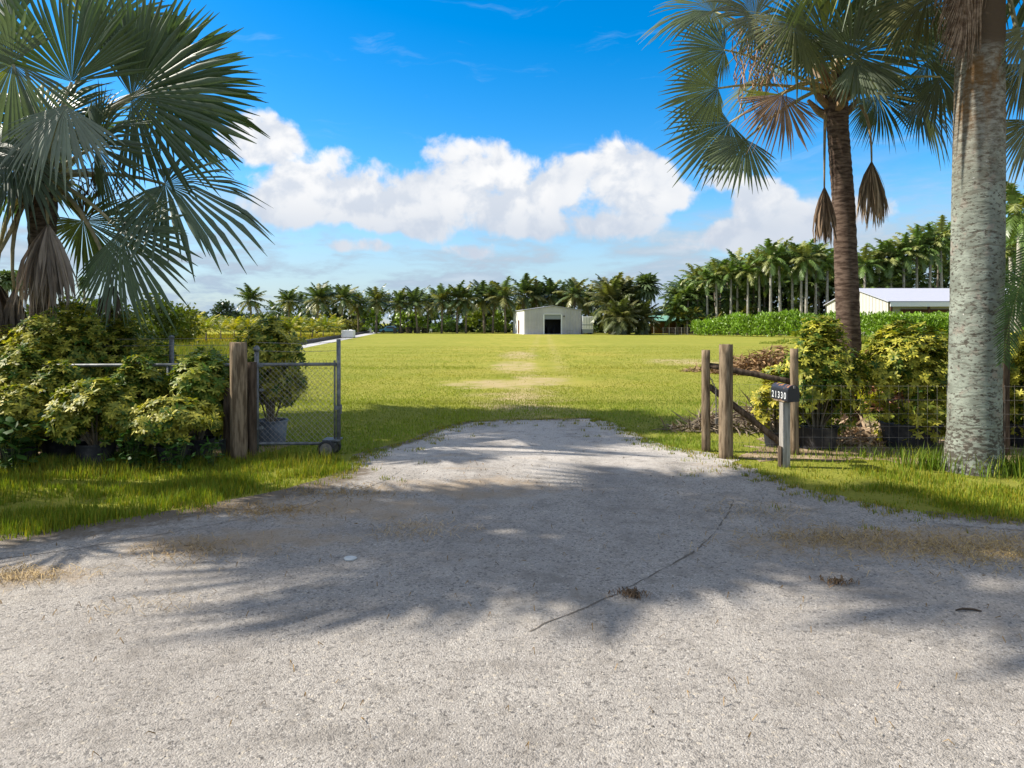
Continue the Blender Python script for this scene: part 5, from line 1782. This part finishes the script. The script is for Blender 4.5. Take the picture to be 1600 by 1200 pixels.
# leafy weeds before the left bushes
def leafy_weed(px, Y, top, wpx, label, seed, col=(.05, .115, .022), n=150, leaf=.09):
    x = P(px, 0, Y).x
    zt = P(0, top, Y).z
    hw = wpx * Y / F / 2
    r = empty('leafy_weed', (x, Y, 0), label, 'weed', 'leafy weeds at the foot of the left bushes')
    rr = np.random.default_rng(seed)
    p = np.stack([rr.normal(0, hw * .5, n), rr.normal(0, .12, n), zt * rr.random(n) ** .7], 1)
    d = rr.normal(0, 1, (n, 3)); d[:, 2] *= .4
    M = frames(d, np.tile((0, 0, 1.0), (n, 1)) + rr.normal(0, .3, (n, 3))) * (leaf * rr.uniform(.7, 1.3, (n, 1, 1)))
    c = np.array(col)[None] * rr.uniform(.7, 1.35, (n, 1))
    lv = LF_V * np.array((1.7, 1, 1))
    link('foliage', np_mesh('foliage', *scatter(lv, LF_F, M, p, c), LEAF_BUSH), r)['kind'] = 'stuff'
    mb = MB()
    for k in range(7):
        xx = random.uniform(-hw * .7, hw * .7)
        mb.tube([(xx * .4, 0, 0), (xx * .8, random.uniform(-.1, .1), zt * .5), (xx, random.uniform(-.1, .1), zt * .9)], [.008, .006, .004], 4)
    mb.build('stem', mat('green_stem', (.08, .11, .03)) if 'green_stem' not in bpy.data.materials else bpy.data.materials['green_stem'], r)
leafy_weed(208, 9.95, 672, 46, 'green leafy weed between the two front tubs', 1)
leafy_weed(274, 9.95, 680, 56, 'green leafy weed below the gold-leaved bush', 2)
leafy_weed(22, 9.8, 655, 70, 'broad-leaved dark green plant at the left edge', 3, (.045, .10, .02), 130, .16)
leafy_weed(330, 10.05, 690, 24, 'small weed near the foot of the split post', 4, n=50)

# big grass clumps near the grey trunk and weeds on the verge
prt = []
for px, py, w, h, n in ((1448, 732, .20, .38, 240), (1565, 742, .30, .36, 240), (1605, 742, .25, .42, 260), (110, 735, .35, .25, 200), (215, 728, .3, .3, 200), (20, 735, .3, .28, 200), (245, 722, .25, .35, 160), (1370, 716, .5, .22, 120)):
    x0, y0 = G(px, py)
    x = rng.normal(x0, w, n); y = rng.normal(y0, .14, n)
    prt.append(blades(x, y, rng.uniform(h * .5, h, n), np.full(n, .016), rng.uniform(.2, .9, n), gcol(n, (.13, .20, .02), .3, .25)))
tag(link('grass_clumps', np_mesh('grass_clumps', *merge(prt), LEAF_GRASS)), kind='stuff')

# ------------------------------------------------------------------ date-palm frond hanging in from the right
dp = empty('feather_palm', (8.6, 10.4, 0), 'feathery green palm frond hanging in at the right edge', 'palm tree')
mb = MB(); mb.tube([(0, 0, 0), (.05, 0, 1.2), (.1, 0, 2.4)], [.24, .2, .17], 10); mb.build('trunk', TRUNK_COCO, dp, smooth=True)
def pinnate(base, dirs, L, nl, ll, col, sag, path=None):
    """one frond as arrays, leaflets in two rows"""
    p = np.array(base, float); d = np.array(dirs, float); d /= np.linalg.norm(d)
    m = 14; pts = []
    for j in range(m):
        pts.append(p.copy())
        dd = d - np.array((0, 0, 1)) * sag * (j / m) ** 1.4
        dd /= np.linalg.norm(dd)
        p = p + dd * L / (m - 1)
    if path:
        m = len(path) * 3 - 2
        cs = np.array([tuple(x) for x in path]); u_ = np.linspace(0, len(path) - 1, m)
        pts = [np.array([np.interp(w_, range(len(path)), cs[:, k]) for k in range(3)]) for w_ in u_]
    pts = np.array(pts)
    V, Fc, C = [], [], []
    for j in range(m):
        for sg in (-1, 1):
            V.append(pts[j] + np.array((sg * .014 * (1 - .8 * j / m), 0, 0))); C.append((.20, .20, .06))
    for j in range(m - 1):
        q = 2 * j
        Fc += [(q, q + 1, q + 3), (q, q + 3, q + 2)]
    for k in range(nl):
        u = .08 + .9 * k / nl
        x = u * (m - 1); j = min(int(x), m - 2)
        q = pts[j] + (pts[j + 1] - pts[j]) * (x - j)
        t_ = pts[j + 1] - pts[j]; t_ /= np.linalg.norm(t_)
        side = np.cross(t_, np.array((0, -1.0, .25))); side /= np.linalg.norm(side)
        nn = np.cross(side, t_)
        l = ll * (math.sin(math.pi * (.18 + .78 * u)) ** .7)
        for sg in (-1, 1):
            dr = side * sg + t_ * .75 + nn * random.uniform(-.1, .3) - np.array((0, 0, .25)); dr /= np.linalg.norm(dr)
            w = t_ * .016
            b = len(V); c2 = np.array(col) * random.uniform(.75, 1.25)
            mid = q + dr * l * .55 + nn * .02
            V += [q - w * .6, q + w * .6, mid + w, mid - w, q + dr * l - np.array((0, 0, .02))]; C += [c2] * 5
            Fc += [(b, b + 1, b + 2), (b, b + 2, b + 3), (b + 3, b + 2, b + 4)]
    return np.array(V), np.array(Fc), np.array(C)
for k, (az_, el_, L) in enumerate(((182, 28, 2.0), (205, 25, 2.0), (150, 35, 2.0), (100, 40, 2.0), (60, 45, 2.0), (20, 35, 2.0), (-30, 40, 2.0), (250, 50, 2.0), (300, 45, 2.0), (90, 75, 1.8))):
    h = np.array((math.cos(R(az_)) * math.cos(R(el_)), math.sin(R(az_)) * math.cos(R(el_)), math.sin(R(el_))))
    link('frond', np_mesh('frond', *pinnate((.1, 0, 2.35), h, L, 44, .5, (.05, .09, .02), 1.9), LEAF_BUSH), dp)
q_ = [P(1690, 330, 9.9), P(1650, 330, 9.7), P(1615, 380, 9.5), P(1592, 450, 9.35), P(1576, 510, 9.25), P(1565, 575, 9.2)]
q_ = [Vector((x.x - 8.6, x.y - 10.4, x.z)) for x in q_]
link('frond', np_mesh('frond', *pinnate(q_[0], (-1, 0, 0), 2.2, 64, .40, (.048, .09, .02), 0, path=q_), LEAF_BUSH), dp)

# ------------------------------------------------------------------ palms outside the frame that shade the road
def shade_palm(x, y, h, label, nf=13, rr=1.6, seed=0):
    random.seed(seed)
    r = empty('bismarck_palm', (x, y, 0), label, 'palm tree', 'fan palms along the roadside beyond the left frame edge')
    ringed_trunk('trunk', r, [(0, 0, 0), (0, 0, h * .5), (0, 0, h)], [.28, .21, .22], TRUNK_L, 12, rings=16, amp=.03)
    b = Vector((0, 0, h))
    for k in range(nf):
        wild_frond(r, b, k * 137.5, 75 - 85 * k / nf, 1.2, rr, sag=.35, droop=.3, col=GREEN, N=26, r=.05)
shade_palm(-12.05, 8.5, 10.5, 'roadside fan palm outside the frame, farthest from the gate', seed=1, rr=1.5, nf=18)
shade_palm(-10.7, 9.8, 12.0, 'tall roadside fan palm outside the frame, nearest to the bushes', seed=2, nf=20, rr=1.5)
shade_palm(-8.9, 8.3, 4.6, 'short roadside fan palm outside the frame', seed=3, rr=1.0, nf=10)
shade_palm(-9.9, 8.0, 13.0, 'tallest roadside fan palm outside the frame', seed=4, rr=1.15, nf=17)
shade_palm(-15.15, 17.1, 11.5, 'fan palm outside the frame beyond the left fence', seed=5, rr=1.8)
shade_palm(-16.8, 17.7, 16.0, 'tall fan palm outside the frame beyond the left fence', seed=6, rr=1.8)
random.seed(11)

# ------------------------------------------------------------------ debris
ST_V = np.array([(-.5, 0, 0), (.5, 0, 0), (.5, .5, .25), (-.5, .5, .25), (0, 1, 0)])
def strips(n, pos, L, w, col, flat=.35, var=.4):
    d = rng.normal(0, 1, (n, 3)); d[:, 2] *= flat
    M = frames(d, rng.normal(0, .4, (n, 3)) + np.array((0, 0, 1.0)))
    M[:, :, 0] *= w; M[:, :, 1] *= (L * rng.uniform(.5, 1.2, n))[:, None]; M[:, :, 2] *= .15
    return scatter(ST_V, BL_F, M, pos, np.array(col)[None] * rng.uniform(1 - var, 1 + var, (n, 1)))
def pile(name, cx, cy, rx, ry, h, n, L, w, col, label):
    a = rng.uniform(0, 2 * np.pi, n); q = np.sqrt(rng.random(n))
    x, y = cx + rx * q * np.cos(a), cy + ry * q * np.sin(a)
    z = .03 + h * (1 - q ** 1.5) * rng.uniform(.35, 1, n) * (1 + .3 * patch_noise(x, y, 2.5, 2))
    o = link(name, np_mesh(name, *strips(n, np.stack([x, y, np.abs(z)], 1), L, w, col), LEAF_DEAD))
    tag(o, label, 'debris pile', kind='stuff')
pile('debris_pile', 10.9, 29.0, 2.6, 1.5, 1.05, 2400, .5, .06, (.26, .165, .085), 'heap of dry brown palm leaves on the lawn behind the right fence')
pile('debris_pile', 9.2, 30.3, 1.9, .7, .2, 360, .4, .05, (.28, .19, .10), 'low tail of dry leaves left of the brown heap')
pile('debris_pile', 4.6, 13.9, 1.0, .6, .42, 700, .55, .03, (.24, .19, .14), 'grey-brown heap of cut branches behind the log fence')
pile('debris_pile', 3.6, 13.6, .6, .3, .1, 160, .4, .025, (.18, .145, .10), 'flat scatter of twigs left of the cut branches')
pile('debris_pile', 8.6, 17.0, 1.3, .9, 1.5, 1300, .6, .05, (.24, .12, .07), 'reddish-brown heap of palm rubbish between the two right bushes')
pile('debris_pile', 6.2, 12.4, 1.1, .5, .25, 420, .5, .035, (.40, .30, .20), 'pale dry palm sheaths on the dirt between the right tubs')
# strewn straw, leaf bits, litter
prt = []
for px, py, w, h, n, c_ in ((1440, 852, 1.7, .34, 1500, (.40, .29, .13)), (1570, 868, .9, .3, 800, (.44, .32, .14)), (1300, 842, .7, .25, 500, (.34, .25, .12)), (400, 800, .9, .2, 500, (.34, .23, .09)), (540, 770, .7, .25, 420, (.30, .21, .09)),
                            (300, 860, .6, .25, 420, (.34, .25, .13)), (35, 902, .5, .14, 420, (.36, .27, .14)), (230, 950, .4, .14, 60, (.36, .28, .17)), (650, 830, .6, .2, 240, (.42, .32, .18)), (1180, 800, .6, .3, 220, (.36, .28, .16))):
    x0, y0 = G(px, py)
    x, y = rng.normal(x0, w * .5, n), rng.normal(y0, h * .8, n)
    prt.append(strips(n, np.stack([x, y, np.full(n, .010)], 1), .12, .004, tuple(1.05 * q for q in c_), flat=.02))
n = 380
x, y = rng.uniform(-5, 5, n), rng.uniform(3.2, 10.5, n)
k = inside(road_poly, x, y)
prt.append(strips(k.sum(), np.stack([x[k], y[k], np.full(k.sum(), .012)], 1), .05, .006, (.25, .17, .08), flat=.05))
tag(link('straw', np_mesh('straw', *merge(prt), LEAF_DEAD)), kind='stuff')
# loose stones
PB_V = np.array([(1, 0, 0), (-.9, .2, 0), (.1, 1, 0), (-.1, -.9, 0), (0, .1, .8), (0, 0, -.5)])
PB_F = np.array([(0, 2, 4), (2, 1, 4), (1, 3, 4), (3, 0, 4), (2, 0, 5), (1, 2, 5), (3, 1, 5), (0, 3, 5)])
STONE = leafmat('loose_stone', .9, 0.0, .1)
n = 26000
y = np.concatenate([3.0 + 6.5 * rng.random(n // 2) ** 1.2, rng.uniform(8.5, 18, n // 2)])
x = (rng.random(n) * 2 - 1) * (.76 * y + .3)
k = inside(road_poly, x, y)
k |= (y > 10) & (y < 18) & (np.abs(x - .3) < 3.4) & (rng.random(n) < .3 * np.exp(-np.maximum(0, y - 15) / 1.2))
pn = patch_noise(x, y, 1.6, 12)
k &= rng.random(n) < np.clip(.4 + .6 * pn + (y > 9.5) * .4, .05, 1)
x, y = x[k], y[k]; n = len(x)
a = rng.uniform(0, 6.28, n)
sz = rng.uniform(.0025, .0075, n) * np.where(rng.random(n) < .04, 2.2, 1) * np.where(y > 9, 1.8, 1)
M = np.zeros((n, 3, 3)); M[:, 0, 0] = np.cos(a) * sz; M[:, 0, 1] = -np.sin(a) * sz * .8; M[:, 1, 0] = np.sin(a) * sz; M[:, 1, 1] = np.cos(a) * sz * .8; M[:, 2, 2] = sz * .7
cc = np.array((.36, .335, .30))[None] * rng.uniform(.35, 1.5, (n, 1))
tag(link('gravel', np_mesh('gravel', *scatter(PB_V, PB_F, M, np.stack([x, y, np.full(n, .006)], 1), cc), STONE)), kind='stuff')
# crack in the apron
mb = MB()
ck = [G(*q) for q in ((1146, 783), (1140, 800), (1118, 832), (1086, 862), (1055, 880), (1010, 905), (965, 928), (905, 955), (860, 972), (828, 988))]
ck = fray(ck, .009, .07)
L_, R_ = [], []
for i, (x, y) in enumerate(ck):
    w = random.uniform(.001, .013) * (1 if i < len(ck) * .6 else .6)
    L_.append(mb.vert((x - w, y + w * .4, .0085))); R_.append(mb.vert((x + w, y - w * .4, .0085)))
for i in range(len(ck) - 1):
    if random.random() < .12: continue
    mb.face(L_[i], R_[i], R_[i + 1], L_[i + 1])
tag(mb.build('road_crack', mat('crack_dirt', (.125, .108, .088), .95)), kind='structure')
for (px, py, w, n, c_, lab) in ((988, 933, .10, 90, (.15, .10, .06), 'clump of brown dead leaves lying on the crack in the road'),
                                (1308, 914, .10, 60, (.20, .13, .07), 'small tuft of dry reddish grass on the road at right')):
    x0, y0 = G(px, py)
    pos = np.stack([rng.normal(x0, w * .6, n), rng.normal(y0, w * .4, n), rng.uniform(.008, .016, n)], 1)
    tag(link('leaf_clump', np_mesh('leaf_clump', *strips(n, pos, .05, .008, c_, flat=.08), LEAF_DEAD)), lab, 'dead leaves', kind='stuff')
x0, y0 = G(1513, 957)
mb = MB(); mb.tube([(x0 - .09, y0, .016), (x0 - .03, y0 + .02, .02), (x0 + .04, y0 + .015, .018), (x0 + .09, y0 - .01, .014)], [.006, .009, .009, .005], 6)
tag(mb.build('stick', TRUNK_L), 'short black stick lying on the road in the right-hand shade', 'stick')
x0, y0 = G(547, 875)
mb = MB()
for i, (sc_, z) in enumerate(((1, .006), (1.05, .018), (.8, .026))):
    pass
ring = lambda s_, z: [mb.vert((x0 + .055 * s_ * math.cos(a) * (1 + .15 * math.sin(3 * a)), y0 + .05 * s_ * math.sin(a), z)) for a in np.linspace(0, 2 * math.pi, 12, endpoint=False)]
r1, r2, r3 = ring(1, .006), ring(1.05, .016), ring(.8, .026)
for a, b in ((r1, r2), (r2, r3)):
    for k in range(12): mb.face(a[k], a[(k + 1) % 12], b[(k + 1) % 12], b[k])
mb.face(*r3)
tag(mb.build('flat_stone', mat('pale_stone', (.42, .45, .46), .8)), 'flat pale grey stone lying on the shaded road, left of centre', 'stone')
print('tris', sum(len(m.loops) - 2 * len(m.polygons) for m in bpy.data.meshes))
